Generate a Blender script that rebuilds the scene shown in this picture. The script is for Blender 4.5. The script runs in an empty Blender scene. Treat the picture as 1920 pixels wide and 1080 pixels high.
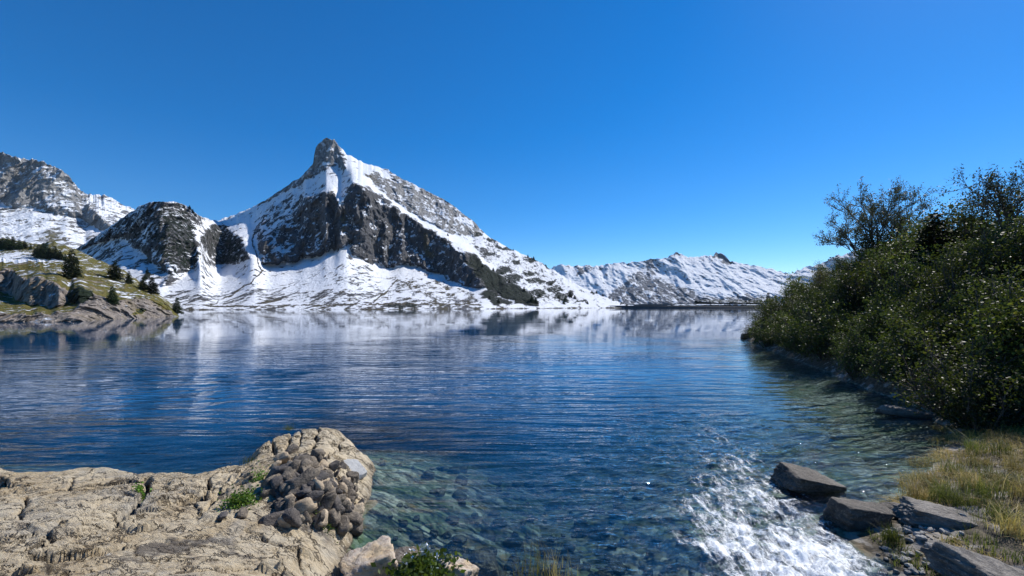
import bpy, math, random
import numpy as np
from mathutils import Vector
R = math.radians
scn = bpy.context.scene
col = scn.collection
# ---------------------------------------------------------------- camera, sky, sun, exposure
F = 805.0; HY = 574.0; CH = 3.0                # focal length and horizon row of the 1920 px photograph, eye height
cam = bpy.data.objects.new('camera', bpy.data.cameras.new('camera')); col.objects.link(cam)
cam.location = (0, 0, CH); cam.rotation_euler = (R(90), 0, 0)
cam.data.sensor_width = 36; cam.data.lens = 36*F/1920; cam.data.shift_y = (HY-540)/1920
cam.data.clip_start = .05; cam.data.clip_end = 30000
scn.camera = cam
AZ, EL = 50, 43                                # sun: degrees right of the view, height
w = bpy.data.worlds.new('World'); scn.world = w; w.use_nodes = True
wn = w.node_tree.nodes; wl = w.node_tree.links
sky = wn.new('ShaderNodeTexSky'); sky.sky_type = 'NISHITA'; sky.sun_disc = False
sky.sun_elevation = R(EL); sky.sun_rotation = R(AZ); sky.altitude = 1800
sky.air_density = 1.0; sky.dust_density = .25; sky.ozone_density = 4.5
hs = wn.new('ShaderNodeHueSaturation'); hs.inputs['Saturation'].default_value = 1.38; hs.inputs['Value'].default_value = 1.0; hs.inputs['Hue'].default_value = .503
wl.new(sky.outputs[0], hs.inputs['Color']); wl.new(hs.outputs[0], wn['Background'].inputs[0])
wn['Background'].inputs[1].default_value = .125
sl = bpy.data.lights.new('sun', 'SUN'); sl.energy = 5.0; sl.angle = R(.53); sl.color = (1, .955, .88)
sun = bpy.data.objects.new('sun', sl); col.objects.link(sun)
SD = Vector((math.sin(R(AZ))*math.cos(R(EL)), math.cos(R(AZ))*math.cos(R(EL)), math.sin(R(EL))))
sun.rotation_euler = SD.to_track_quat('Z', 'Y').to_euler(); sun.location = (50, 30, 60)
scn.view_settings.view_transform = 'Standard'; scn.view_settings.look = 'None'
scn.view_settings.gamma = 1; scn.view_settings.exposure = 0.22
scn.render.engine = 'CYCLES'
scn.cycles.max_bounces = 8; scn.cycles.transparent_max_bounces = 16
scn.cycles.sample_clamp_indirect = 4.0
scn.render.resolution_x = 1024; scn.render.resolution_y = 576

# ---------------------------------------------------------------- helpers
def at(px, py, D):
    return np.array([(px-960)/F*D, D, CH-(py-HY)/F*D])
def onz(px, py, z=0.0):
    D = (CH-z)*F/(py-HY)
    return np.array([(px-960)/F*D, D, z])
_rng = np.random.RandomState(7)
_P = _rng.permutation(256); _P = np.concatenate([_P, _P, _P])
_G = _rng.normal(size=(256, 3)); _G /= np.linalg.norm(_G, axis=1)[:, None]
def noise(x, y, z=0.0):
    x, y, z = np.broadcast_arrays(np.asarray(x, float), np.asarray(y, float), np.asarray(z, float))
    xi = np.floor(x).astype(int); yi = np.floor(y).astype(int); zi = np.floor(z).astype(int)
    xf = x-xi; yf = y-yi; zf = z-zi
    u = xf*xf*xf*(xf*(xf*6-15)+10); v = yf*yf*yf*(yf*(yf*6-15)+10); ww = zf*zf*zf*(zf*(zf*6-15)+10)
    out = 0
    for a in (0, 1):
        for b in (0, 1):
            for c in (0, 1):
                h = _P[(_P[(_P[(xi+a) & 255]+yi+b) & 255]+zi+c) & 255]
                g = _G[h]
                d = g[..., 0]*(xf-a)+g[..., 1]*(yf-b)+g[..., 2]*(zf-c)
                out = out+d*(u if a else 1-u)*(v if b else 1-v)*(ww if c else 1-ww)
    return out*1.4
def fbm(x, y, z=0.0, o=5, g=.5):
    s = 0; a = 1; f = 1
    for i in range(o):
        s = s+a*noise(x*f+i*17.3, y*f-i*9.1, z*f+i*3.7); a *= g; f *= 2.03
    return s
def ridged(x, y, z=0.0, o=5, g=.5):
    s = 0; a = 1; f = 1
    for i in range(o):
        s = s+a*(1-2*np.abs(noise(x*f+i*11.3, y*f-i*7.1, z*f+i*5.7))); a *= g; f *= 2.03
    return s/2
def sstep(a, b, x):
    t = np.clip((x-a)/(b-a), 0, 1); return t*t*(3-2*t)
def inpoly(X, Y, poly):
    ins = np.zeros(np.shape(X), bool); n = len(poly)
    for i in range(n):
        x1, y1 = poly[i][:2]; x2, y2 = poly[(i+1) % n][:2]
        if y1 == y2: continue
        ins ^= ((y1 > Y) != (y2 > Y)) & (X < (x2-x1)*(Y-y1)/(y2-y1)+x1)
    return ins
def dline(X, Y, pts, close=False):
    best = np.full(np.shape(X), 1e9); n = len(pts)
    for i in range(n if close else n-1):
        x1, y1 = pts[i][:2]; x2, y2 = pts[(i+1) % n][:2]
        dx, dy = x2-x1, y2-y1
        t = np.clip(((X-x1)*dx+(Y-y1)*dy)/(dx*dx+dy*dy+1e-12), 0, 1)
        best = np.minimum(best, np.hypot(X-x1-t*dx, Y-y1-t*dy))
    return best
def sdist(X, Y, poly):
    d = dline(X, Y, poly, True)
    return np.where(inpoly(X, Y, poly), d, -d)
def mesh(name, V, Fc, mat, parent=None, smooth=True, attrs=None, link=True, mats=None, midx=None):
    """V (n,3), Fc (m,k) all faces with the same number of corners"""
    me = bpy.data.meshes.new(name); V = np.asarray(V, np.float32); Fc = np.asarray(Fc, np.int32)
    me.vertices.add(len(V)); me.vertices.foreach_set('co', V.ravel())
    k = Fc.shape[1]
    me.loops.add(Fc.size); me.loops.foreach_set('vertex_index', Fc.ravel())
    me.polygons.add(len(Fc)); me.polygons.foreach_set('loop_start', np.arange(0, Fc.size, k, dtype=np.int32))
    me.polygons.foreach_set('loop_total', np.full(len(Fc), k, np.int32))
    if smooth: me.polygons.foreach_set('use_smooth', np.ones(len(Fc), bool))
    me.update(calc_edges=True)
    for an, arr in (attrs or {}).items():
        arr = np.asarray(arr, np.float32)
        if arr.ndim == 1:
            a = me.attributes.new(an, 'FLOAT', 'POINT'); a.data.foreach_set('value', arr)
        else:
            a = me.attributes.new(an, 'FLOAT_COLOR', 'POINT'); a.data.foreach_set('color', np.concatenate([arr, np.ones((len(arr), 4-arr.shape[1]), np.float32)], 1).ravel())
    me.materials.append(mat)
    o = bpy.data.objects.new(name, me)
    if link: col.objects.link(o)
    if parent: o.parent = parent
    return o
def gridf(nu, nv):
    i = np.arange(nu-1)[:, None]; j = np.arange(nv-1)[None, :]
    a = (i*nv+j).ravel()
    return np.stack([a, a+nv, a+nv+1, a+1], 1)
def tag(o, label=None, cat=None, group=None, kind=None):
    if label: o['label'] = label
    if cat: o['category'] = cat
    if group: o['group'] = group
    if kind: o['kind'] = kind
    return o
def empty(name, loc):
    e = bpy.data.objects.new(name, None); col.objects.link(e); e.location = loc; e.empty_display_size = .2; return e
def dup(root, loc, rz=0, sc=1.0, label=None, group=None):
    r = root.copy(); col.objects.link(r); r.location = loc; r.rotation_euler = (0, 0, rz)
    r.scale = sc if hasattr(sc, '__len__') else (sc, sc, sc)
    if label: r['label'] = label
    if group: r['group'] = group
    for ch in root.children:
        c = ch.copy(); col.objects.link(c); c.parent = r
    return r
# ---------------------------------------------------------------- materials
class N:
    def __init__(s, name):
        s.m = bpy.data.materials.new(name); s.m.use_nodes = True
        s.t = s.m.node_tree; s.n = s.t.nodes; s.l = s.t.links
        s.bsdf = s.n['Principled BSDF']; s.out = s.n['Material Output']
        s.co = s.n.new('ShaderNodeNewGeometry').outputs['Position']
    def put(s, sock, v):
        if v is None: return
        if isinstance(v, bpy.types.NodeSocket): s.l.new(v, sock)
        elif isinstance(v, tuple) and len(v) == 3 and sock.type == 'RGBA': sock.default_value = (*v, 1)
        else: sock.default_value = v
    def mapc(s, sc=(1, 1, 1), rot=(0, 0, 0), co=None):
        m = s.n.new('ShaderNodeMapping'); s.put(m.inputs['Vector'], co or s.co)
        m.inputs['Scale'].default_value = sc; m.inputs['Rotation'].default_value = rot; return m.outputs[0]
    def noise(s, scale, det=5, rough=.55, dist=0, co=None, lac=2.0):
        n = s.n.new('ShaderNodeTexNoise'); s.put(n.inputs['Vector'], co or s.co)
        n.inputs['Scale'].default_value = scale; n.inputs['Detail'].default_value = det
        n.inputs['Roughness'].default_value = rough; n.inputs['Distortion'].default_value = dist; return n.outputs['Fac']
    def voro(s, scale, feat='F1', co=None, rnd=1, out='Distance'):
        n = s.n.new('ShaderNodeTexVoronoi'); n.feature = feat; s.put(n.inputs['Vector'], co or s.co)
        n.inputs['Scale'].default_value = scale; n.inputs['Randomness'].default_value = rnd; return n.outputs[out]
    def wave(s, scale, dist=2, det=3, co=None):
        n = s.n.new('ShaderNodeTexWave'); s.put(n.inputs['Vector'], co or s.co)
        n.inputs['Scale'].default_value = scale; n.inputs['Distortion'].default_value = dist; n.inputs['Detail'].default_value = det; return n.outputs['Fac']
    def math(s, op, a, b=None, c=None, clamp=False):
        n = s.n.new('ShaderNodeMath'); n.operation = op; n.use_clamp = clamp
        for i, v in enumerate((a, b, c)): s.put(n.inputs[i], v)
        return n.outputs[0]
    def ramp(s, f, a, b, c=0.0, d=1.0, smooth=True):
        n = s.n.new('ShaderNodeMapRange'); n.interpolation_type = 'SMOOTHSTEP' if smooth else 'LINEAR'
        for i, v in enumerate((f, a, b, c, d)): s.put(n.inputs[i], v)
        return n.outputs[0]
    def mix(s, f, a, b, mode='MIX'):
        n = s.n.new('ShaderNodeMix'); n.data_type = 'RGBA'; n.blend_type = mode
        s.put(n.inputs[0], f); s.put(n.inputs[6], a); s.put(n.inputs[7], b); return n.outputs[2]
    def attr(s, name, out='Fac'):
        n = s.n.new('ShaderNodeAttribute'); n.attribute_name = name; return n.outputs[out]
    def rgb(s, c):
        n = s.n.new('ShaderNodeSeparateColor'); s.put(n.inputs[0], c); return n.outputs
    def bump(s, h, dist, st=1.0, nrm=None):
        n = s.n.new('ShaderNodeBump'); s.put(n.inputs['Height'], h); n.inputs['Distance'].default_value = dist
        s.put(n.inputs['Strength'], st)
        if nrm: s.l.new(nrm, n.inputs['Normal'])
        return n.outputs[0]
    def fin(s, colr, rough=.8, nrm=None, spec=.3):
        s.put(s.bsdf.inputs['Base Color'], colr); s.put(s.bsdf.inputs['Roughness'], rough)
        s.put(s.bsdf.inputs['Specular IOR Level'], spec)
        if nrm: s.l.new(nrm, s.bsdf.inputs['Normal'])
        return s.m

def mountain_mat(name, k, rock_a, rock_b, grass, brown, veg, snowc=(.80, .82, .86)):
    """k: size of one feature in metres; mask attribute r snow, g scrub, b brown or grass"""
    m = N(name)
    ms = m.rgb(m.attr('mask', 'Color')); sn, vg, br = ms[0], ms[1], ms[2]
    big = m.noise(.06/k, 6, .6); fine = m.noise(.45/k, 7, .68)
    strata = m.noise(.12/k, 6, .7, 1.5, m.mapc((1, 1, 3.5), (.5, .25, 0)))
    vert = m.noise(.2/k, 5, .65, .6, m.mapc((1.6, 1.6, .3)))
    rk = m.mix(m.ramp(strata, .3, .7), rock_a, rock_b)
    rk = m.mix(m.ramp(vert, .35, .68), m.mix(.55, rk, (.05, .048, .045)), rk)
    rk = m.mix(m.ramp(big, .45, .7, 0, .35), rk, brown)
    rk = m.mix(m.attr('pale'), rk, m.mix(m.ramp(m.math('ADD', m.math('MULTIPLY', vert, .5), m.math('MULTIPLY', fine, .5)), .4, .6), (.20, .195, .19), (.44, .43, .42)))  # pale lightens the rock, painting sunlight on the summit and right face
    gr = m.mix(m.ramp(fine, .35, .65), grass, brown)
    n1 = m.noise(.11/k, 8, .7, .8, m.mapc((1, .3, .7)))
    gcov = m.math('SUBTRACT', m.math('ADD', br, -.5), m.math('MULTIPLY', m.math('SUBTRACT', n1, .5), -2.2))
    c = m.mix(m.ramp(gcov, -.06, .1), rk, gr)
    n2 = m.noise(.16/k, 9, .74, .5, m.mapc((1, .3, .8), (0, .35, 0)))
    n2 = m.math('ADD', m.math('MULTIPLY', n2, .72), m.math('MULTIPLY', vert, .28))
    sv = m.math('ADD', m.math('ADD', sn, -.5), m.math('MULTIPLY', m.math('SUBTRACT', n2, .5), 4.3))
    gn = m.n.new('ShaderNodeNewGeometry'); nz_ = m.n.new('ShaderNodeSeparateXYZ'); m.l.new(gn.outputs['Normal'], nz_.inputs[0])
    sv = m.math('ADD', sv, m.ramp(nz_.outputs[2], .2, .85, -.27, .10, False))
    sf = m.ramp(sv, -.03, .09)
    c = m.mix(sf, c, m.mix(m.ramp(big, .3, .7), snowc, tuple(x*.93 for x in snowc)))
    n3 = m.noise(.38/k, 6, .65)
    vv = m.math('ADD', m.math('ADD', vg, -.5), m.math('MULTIPLY', m.math('SUBTRACT', n3, .5), 2.6))
    vf = m.ramp(vv, -.04, .06)
    c = m.mix(vf, c, m.mix(m.ramp(fine, .35, .65), veg, tuple(x*1.9 for x in veg)))
    b1 = m.bump(fine, 2.2*k, 1.0)
    rock_amt = m.math('SUBTRACT', 1.0, m.math('MULTIPLY', sf, .72))
    b1 = m.bump(m.math('MULTIPLY', m.math('ADD', vert, m.math('MULTIPLY', fine, .8)), rock_amt), 5.5*k, .9)
    b2 = m.bump(m.math('MULTIPLY', vf, 1.0), 1.2*k, .8, b1)
    return m.fin(c, .85, b2, .15)

M_MAIN = mountain_mat('snowy_limestone', 1.6, (.20, .20, .215), (.085, .087, .095), (.10, .09, .05), (.14, .12, .095), (.012, .018, .012))
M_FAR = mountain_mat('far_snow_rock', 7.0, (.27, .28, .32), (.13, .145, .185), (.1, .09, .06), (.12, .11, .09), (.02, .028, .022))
M_LFAR = mountain_mat('left_range_rock', 3.5, (.46, .45, .44), (.27, .265, .265), (.12, .12, .05), (.20, .17, .12), (.014, .02, .014))
M_HILL = mountain_mat('grass_and_rock', .45, (.56, .48, .42), (.34, .29, .255), (.11, .13, .022), (.24, .18, .06), (.014, .022, .012))

# ---------------------------------------------------------------- relief engine for hills and mountains
def blur(A, n, ax):
    for _ in range(n):
        B = A.copy()
        sl_a = [slice(None)]*A.ndim; sl_b = [slice(None)]*A.ndim
        sl_a[ax] = slice(1, None); sl_b[ax] = slice(None, -1)
        B[tuple(sl_a)] += A[tuple(sl_b)]; B[tuple(sl_b)] += A[tuple(sl_a)]
        cnt = np.full(A.shape[ax], 3.0); cnt[0] = cnt[-1] = 2
        sh = [1]*A.ndim; sh[ax] = -1
        A = B/cnt.reshape(sh)
    return A
def relief(name, mat, sil, shoreD, ridgeD, nx, ny, regions, default, jag=(1.5, .06), amp=1.0, fs=1.0, warp=3.0, back=(1.0, 40), zbot=-1.5, soft=3):
    """A terrain sheet from the shore to the skyline. sil: skyline as bearings, shoreD / ridgeD: metres to foot and crest.
       regions: (outline, {'s': slope deg, 'sn','vg','br','a'}) with the steepness and cover of each face."""
    cx = np.linspace(sil[0][0], sil[-1][0], nx)
    top = np.interp(cx, *zip(*sil))
    jg = jag[0]*fbm(cx*jag[1], cx*0+3.3, 0, 5, .6)
    Ds = np.interp(cx, *zip(*shoreD)); Dr = np.interp(cx, *zip(*ridgeD))
    ker = np.ones(9)/9
    for _ in range(3):
        Ds = np.convolve(np.pad(Ds, 4, 'edge'), ker, 'valid'); Dr = np.convolve(np.pad(Dr, 4, 'edge'), ker, 'valid')
    bot = HY+F*(CH-zbot)/Ds
    top = np.minimum(top, bot-2)
    s = np.linspace(0, 1, ny)
    PX = np.repeat(cx[:, None], ny, 1); PY = bot[:, None]+(top-bot)[:, None]*s[None, :]
    kw_ = max(5, int(nx*.03))//2*2+1; tops = top.copy()
    for _ in range(3): tops = np.convolve(np.pad(tops, kw_//2, 'edge'), np.ones(kw_)/kw_, 'valid')
    PS = bot[:, None]+(tops-bot)[:, None]*s[None, :]
    PY = PS+(top-tops)[:, None]*(s[None, :]**7)
    def paint(PX, PY, keys):
        ch = {k: np.full(PX.shape, float(default.get(k, 0))) for k in keys}
        WX = PX+warp*1.8*fbm(PX*.055, PY*.055, 1.5, 5, .7); WY = PY+warp*1.8*fbm(PX*.055, PY*.055, 8.5, 5, .7)
        for poly, d in regions:
            if not any(k in d for k in keys): continue
            if len(poly) == 4 and not hasattr(poly[0], '__len__'):
                ex, ey, rx, ry = poly
                al = 1-sstep(.7, 1.15, np.hypot((WX-ex)/rx, (WY-ey)/ry))
            elif poly[0] == 'line':
                al = 1-sstep(poly[1]*.6, poly[1], dline(PX+(WX-PX)*.5, PY+(WY-PY)*.5, poly[2]))
            else:
                al = inpoly(WX, WY, poly).astype(float); q_ = soft*(1 if 's' in keys else 2); al = blur(blur(al, q_, 0), q_, 1)
            for k in keys:
                if k in d: ch[k] = ch[k]*(1-al)+d[k]*al
        return ch
    ch = paint(PX, PY, ['sn', 'vg', 'br', 'a', 'pl'])
    cot = 1/np.tan(np.radians(paint(PX, PS, ['s'])['s']))
    cot = blur(blur(cot, 5, 0), 2, 1)
    cum = np.concatenate([np.zeros((nx, 1)), np.cumsum((cot[:, 1:]+cot[:, :-1])/2, 1)], 1)
    cum /= cum[:, -1:]
    cw = blur(cum, 160, 0); q_ = sstep(.05, .5, s)[None, :]
    cum = cw*(1-q_*.75)+blur(cum, 8, 0)*q_*.75
    DS = Ds[:, None]+(Dr-Ds)[:, None]*cum
    D = np.empty_like(DS)
    for i in range(nx):
        D[i] = np.interp(-PY[i], -PS[i], DS[i])
        ex_ = PS[i, -1]-PY[i]; gsl = (DS[i, -1]-DS[i, -ny//8])/(PS[i, -ny//8]-PS[i, -1]+1e-6)
        D[i] += np.where(ex_ > 0, ex_*gsl*.6, 0)
    pass
    PY = PY+jg[:, None]*(s[None, :]**8)
    X = (PX-960)/F*D; Z = CH-(PY-HY)/F*D
    k = fs
    a = blur(ch['a'], 3, 0)
    fade = sstep(0, .06, s)[None, :]
    c_ = np.clip((a-.35)/1.2, 0, 2); jx = 8*k*fbm(X*.02/k, Z*.02/k, 2.2, 3)
    n = c_*(ridged((X+jx)*.016/k, D*.006/k, Z*.006/k, 5, .58)-.4)*24*k
    n += c_*ridged((X+jx)*.05/k, D*.02/k, Z*.018/k, 4, .6)*8*k
    n += (.3+a)*(ridged(X*.008/k+5, D*.003/k, Z*.006/k, 5, .55)-.4)*6*k
    n += fbm(X*.03/k, D*.01/k, Z*.022/k, 5, .55)*2.0*k*(.4+a)
    D = D-amp*n*fade
    X = (PX-960)/F*D; Z = CH-(PY-HY)/F*D
    V = np.stack([X, D, Z], -1); A = np.stack([ch['sn'], ch['vg'], ch['br']], -1)
    nb = 8; bs, bd = back
    last = V[:, -1]; Bk = []
    for q in range(1, nb+1):
        p = last.copy(); r = (q/nb)**1.5*bd*nb/2
        p[:, 1] += r; p[:, 0] += (p[:, 0]/p[:, 1])*r; p[:, 2] -= r*bs; Bk.append(p)
    V = np.concatenate([V, np.stack(Bk, 1)], 1); A = np.concatenate([A, np.repeat(A[:, -1:], nb, 1)], 1)
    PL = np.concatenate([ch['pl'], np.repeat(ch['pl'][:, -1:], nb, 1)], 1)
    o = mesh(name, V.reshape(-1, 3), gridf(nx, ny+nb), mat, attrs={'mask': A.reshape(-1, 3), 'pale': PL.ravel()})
    tag(o, kind='structure')
    def surf(px, py):
        i = int(round((px-cx[0])/(cx[-1]-cx[0])*(nx-1))); i = max(0, min(nx-1, i))
        j = int(np.argmin(np.abs(PY[i]-py)))
        return V[i, j].copy()
    return o, surf

# main mountain with the dark knoll on its left shoulder
sil = [(120, 478), (144, 466), (175, 446), (207, 424), (240, 400), (259, 388), (281, 379), (300, 377), (330, 379), (352, 387), (370, 403), (392, 411), (412, 413), (450, 398), (487, 381), (510, 368), (535, 350), (560, 334), (575, 322), (587, 308), (589, 291), (592, 277), (597, 269), (604, 264), (606, 259), (613, 258), (622, 263), (627, 262), (634, 273), (641, 279), (650, 289), (672, 300), (690, 308), (707, 312), (727, 318), (745, 330), (770, 343), (800, 357), (830, 373), (850, 386), (870, 401), (885, 412), (900, 428), (918, 444), (940, 457), (962, 469), (990, 480), (1005, 488), (1025, 499), (1045, 511), (1065, 523), (1090, 538), (1120, 551), (1150, 563), (1180, 572), (1200, 575)]
c1 = [(597, 363), (627, 350), (636, 376), (645, 372), (655, 350), (663, 340), (693, 356), (727, 370), (753, 397), (787, 417), (813, 433), (840, 447), (855, 467), (882, 475), (900, 498), (911, 540), (867, 535), (837, 523), (823, 513), (793, 500), (760, 493), (733, 500), (693, 493), (660, 473), (657, 450), (620, 470), (573, 480), (540, 493), (507, 500), (483, 487), (478, 470), (500, 445), (530, 420), (555, 400), (573, 377)]
reg = [
 ([(144, 466), (230, 440), (290, 490), (330, 540), (330, 580), (200, 580), (120, 500)], dict(sn=.62, br=.45)),
 ([(340, 540), (560, 545), (700, 540), (860, 545), (900, 560), (900, 590), (300, 590)], dict(sn=.58, br=.4)),
 ([(500, 555), (560, 548), (640, 556), (700, 560), (700, 590), (480, 590)], dict(sn=.52, br=.5)),
 ([(640, 498), (690, 500), (700, 530), (640, 540), (600, 520)], dict(sn=.58, br=.4)),
 ([(740, 520), (840, 530), (890, 550), (900, 590), (740, 590)], dict(sn=.52, br=.5)),
 ([(144, 466), (207, 424), (259, 386), (281, 375), (330, 374), (352, 384), (372, 402), (367, 447), (376, 473), (370, 499), (333, 523), (304, 538), (315, 514), (281, 484), (230, 440)], dict(s=62, sn=.58, vg=.40, br=.1, a=1.5)),
 ([(300, 400), (350, 395), (366, 440), (372, 480), (350, 505), (310, 490), (290, 450)], dict(vg=.56, sn=.4)),
 ([(374, 447), (386, 430), (400, 418), (418, 418), (452, 440), (470, 481), (456, 492), (407, 496), (385, 470)], dict(s=62, sn=.50, vg=.45, a=1.2)),
 ([(412, 430), (440, 438), (462, 480), (420, 494)], dict(vg=.6)),
 ([(478, 474), (470, 440), (500, 398), (530, 375), (557, 358), (580, 376), (560, 420), (520, 450), (500, 480)], dict(s=50, sn=.6, a=1.0)),
 (c1, dict(s=78, sn=.40, vg=.10, br=.08, a=2.2)),
 ([(490, 470), (540, 425), (560, 450), (545, 488), (510, 498)], dict(sn=.5)),
 ([(590, 385), (606, 380), (612, 420), (600, 470), (570, 476), (575, 440)], dict(sn=.46)),
 ([(680, 373), (707, 375), (712, 427), (730, 450), (738, 490), (700, 485), (704, 430), (685, 420)], dict(sn=.5)),
 ([(622, 340), (630, 343), (645, 378), (640, 392), (632, 372)], dict(sn=.95, s=40)),
 ([(640, 395), (648, 393), (646, 430), (636, 440)], dict(sn=.3, br=.7)),
 ([(790, 430), (806, 440), (815, 490), (798, 480)], dict(sn=.3, br=.6)),
 ([(470, 440), (478, 446), (490, 480), (498, 505), (478, 500), (472, 470)], dict(sn=.98, s=34, a=.3)),
 ([(440, 410), (480, 395), (555, 352), (600, 325), (620, 335), (600, 345), (560, 352), (525, 370), (490, 400), (470, 430), (440, 430)], dict(sn=.9, s=36, a=.4)),
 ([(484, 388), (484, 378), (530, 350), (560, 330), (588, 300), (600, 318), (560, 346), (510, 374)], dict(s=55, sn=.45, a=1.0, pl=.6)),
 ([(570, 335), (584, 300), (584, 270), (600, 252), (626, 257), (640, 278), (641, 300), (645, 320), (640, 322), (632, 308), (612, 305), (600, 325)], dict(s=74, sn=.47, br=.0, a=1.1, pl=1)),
 ([(642, 280), (660, 290), (720, 310), (700, 325), (740, 370), (820, 405), (900, 480), (930, 505), (905, 500), (880, 473), (852, 455), (813, 432), (753, 394), (727, 368), (690, 354), (662, 338), (655, 310)], dict(sn=.97, s=30, a=.4, br=0)),
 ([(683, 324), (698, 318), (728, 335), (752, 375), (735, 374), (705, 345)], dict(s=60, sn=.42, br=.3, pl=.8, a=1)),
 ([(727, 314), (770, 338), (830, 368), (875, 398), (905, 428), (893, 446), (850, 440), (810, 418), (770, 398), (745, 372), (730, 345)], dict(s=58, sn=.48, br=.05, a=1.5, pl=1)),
 ([(765, 342), (785, 350), (795, 362), (775, 356)], dict(sn=.9)),
 ([(855, 400), (880, 412), (890, 425), (862, 415)], dict(sn=.85)),
 ([(905, 440), (960, 470), (1060, 530), (1100, 565), (1000, 575), (960, 530), (920, 490)], dict(sn=.64, vg=.25)),
 ([(884, 455), (905, 462), (925, 490), (905, 486)], dict(sn=.35, vg=.3)),
 ([(880, 473), (890, 475), (905, 496), (933, 511), (955, 529), (982, 542), (1004, 564), (1006, 571), (972, 568), (945, 556), (911, 542), (900, 520), (870, 490)], dict(s=55, sn=.05, vg=.85, a=1.2)),
 ([(900, 551), (916, 544), (940, 556), (968, 569), (950, 574), (930, 569)], dict(sn=.1, vg=.75)),
]
for (a, b, c, d) in [(931, 449, 15, 6), (946, 464, 18, 5), (998, 487, 16, 6), (1027, 498, 10, 3), (898, 440, 11, 4), (942, 507, 16, 8), (958, 524, 20, 9), (993, 513, 15, 4), (1003, 525, 22, 5), (1006, 551, 17, 8), (1040, 542, 17, 7), (1050, 558, 13, 8), (1069, 552, 8, 5), (1033, 529, 9, 5), (1090, 566, 14, 3), (1118, 547, 15, 4), (1147, 556, 8, 3), (1175, 568, 14, 4), (275, 520, 8, 6), (918, 478, 12, 4), (965, 492, 9, 4), (755, 575, 38, 5)]:
    reg.append(((a, b, c, d), dict(vg=.62, sn=.3)))
reg += [(('line', 1.7, [(340, 573), (450, 574), (600, 572), (760, 570), (900, 571)]), dict(sn=.22, br=.8)),
        (('line', 3.0, [(340, 583), (600, 583), (800, 582), (1000, 579), (1180, 577)]), dict(sn=.34, br=.6)),
        (('line', 1.7, [(389, 573), (430, 555), (470, 530), (492, 508)]), dict(sn=.25, br=.8)),
        (('line', 1.3, [(490, 512), (482, 480), (473, 452), (478, 430), (500, 405)]), dict(sn=.0, br=.5)),
        (('line', 1.3, [(700, 566), (725, 545), (745, 525)]), dict(sn=.2, br=.9))]
mount, sMain = relief('mountain', M_MAIN, sil,
    [(120, 330), (330, 330), (500, 340), (700, 360), (900, 420), (1000, 520), (1100, 620), (1200, 700)],
    [(120, 560), (200, 540), (300, 520), (370, 560), (412, 700), (500, 730), (590, 760), (620, 765), (720, 840), (880, 900), (1000, 880), (1100, 790), (1200, 715)],
    900, 360, reg, dict(s=36, sn=.78, vg=0, br=.2, a=.35), jag=(2.2, .09), back=(.9, 60))
# dark lower ridge, left far range, meadow behind the near hill, far range over the dam
lsil = [(-60, 262), (0, 284), (22, 292), (40, 297), (60, 299), (84, 303), (100, 312), (118, 320), (132, 333), (146, 352), (158, 362), (172, 364), (190, 364), (210, 371), (230, 383), (252, 393), (280, 415), (320, 440)]
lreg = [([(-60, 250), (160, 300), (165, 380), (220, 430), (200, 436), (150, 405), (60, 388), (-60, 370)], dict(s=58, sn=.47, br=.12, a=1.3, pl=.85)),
        ([(30, 300), (90, 320), (130, 350), (150, 380), (110, 360), (60, 330)], dict(sn=.6)),
        ([(165, 364), (250, 395), (240, 410), (190, 385)], dict(sn=.72, s=40)),
        ([(-60, 378), (60, 390), (150, 410), (210, 440), (200, 480), (-60, 480)], dict(sn=.66, br=.35, s=28)),
        ([(80, 430), (110, 425), (140, 445), (130, 460), (70, 450)], dict(sn=.45, br=.6)),
        ([(-60, 340), (60, 350), (60, 380), (-60, 372)], dict(sn=.25, br=.3))]
relief('left_range', M_LFAR, lsil, [(-60, 900), (320, 1000)], [(-60, 1450), (150, 1550), (320, 1700)], 420, 260, lreg,
       dict(s=34, sn=.62, vg=0, br=.3, a=.8), jag=(3, .12), fs=2.6, back=(.9, 120))
fsil = [(1000, 520), (1030, 503), (1045, 497), (1070, 499), (1095, 497), (1120, 499), (1150, 494), (1180, 492), (1200, 491), (1215, 487), (1235, 485), (1250, 483), (1262, 475), (1270, 473), (1282, 479), (1300, 482), (1320, 480), (1337, 480), (1342, 474), (1350, 473), (1360, 480), (1370, 489), (1390, 493), (1420, 500), (1450, 505), (1470, 511), (1485, 512), (1500, 505), (1530, 497), (1570, 480), (1640, 460), (1760, 440), (1990, 400)]
freg = [([(1140, 560), (1180, 520), (1205, 510), (1230, 520), (1300, 545), (1340, 556), (1400, 562), (1420, 580), (1120, 580)], dict(sn=.36, br=.2)),
        ([(1335, 478), (1350, 470), (1362, 480), (1378, 500), (1360, 498), (1345, 485)], dict(sn=.05, a=.6)),
        ([(1205, 490), (1230, 485), (1240, 500), (1225, 520), (1210, 505)], dict(sn=.45)),
        ([(1070, 500), (1110, 498), (1110, 510), (1080, 515)], dict(sn=.45)),
        ([(1255, 476), (1270, 470), (1285, 480), (1270, 482)], dict(sn=.4)),
        ([(1330, 560), (1420, 552), (1440, 572), (1330, 574)], dict(sn=.35, vg=.3))]
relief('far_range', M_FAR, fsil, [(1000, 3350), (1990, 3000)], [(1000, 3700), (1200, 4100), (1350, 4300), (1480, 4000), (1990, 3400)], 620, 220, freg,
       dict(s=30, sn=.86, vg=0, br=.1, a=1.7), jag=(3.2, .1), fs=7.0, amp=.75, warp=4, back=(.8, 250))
msil = [(-60, 436), (0, 446), (30, 450), (70, 458), (100, 452), (140, 466), (180, 486), (230, 505), (280, 540), (330, 575)]
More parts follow.
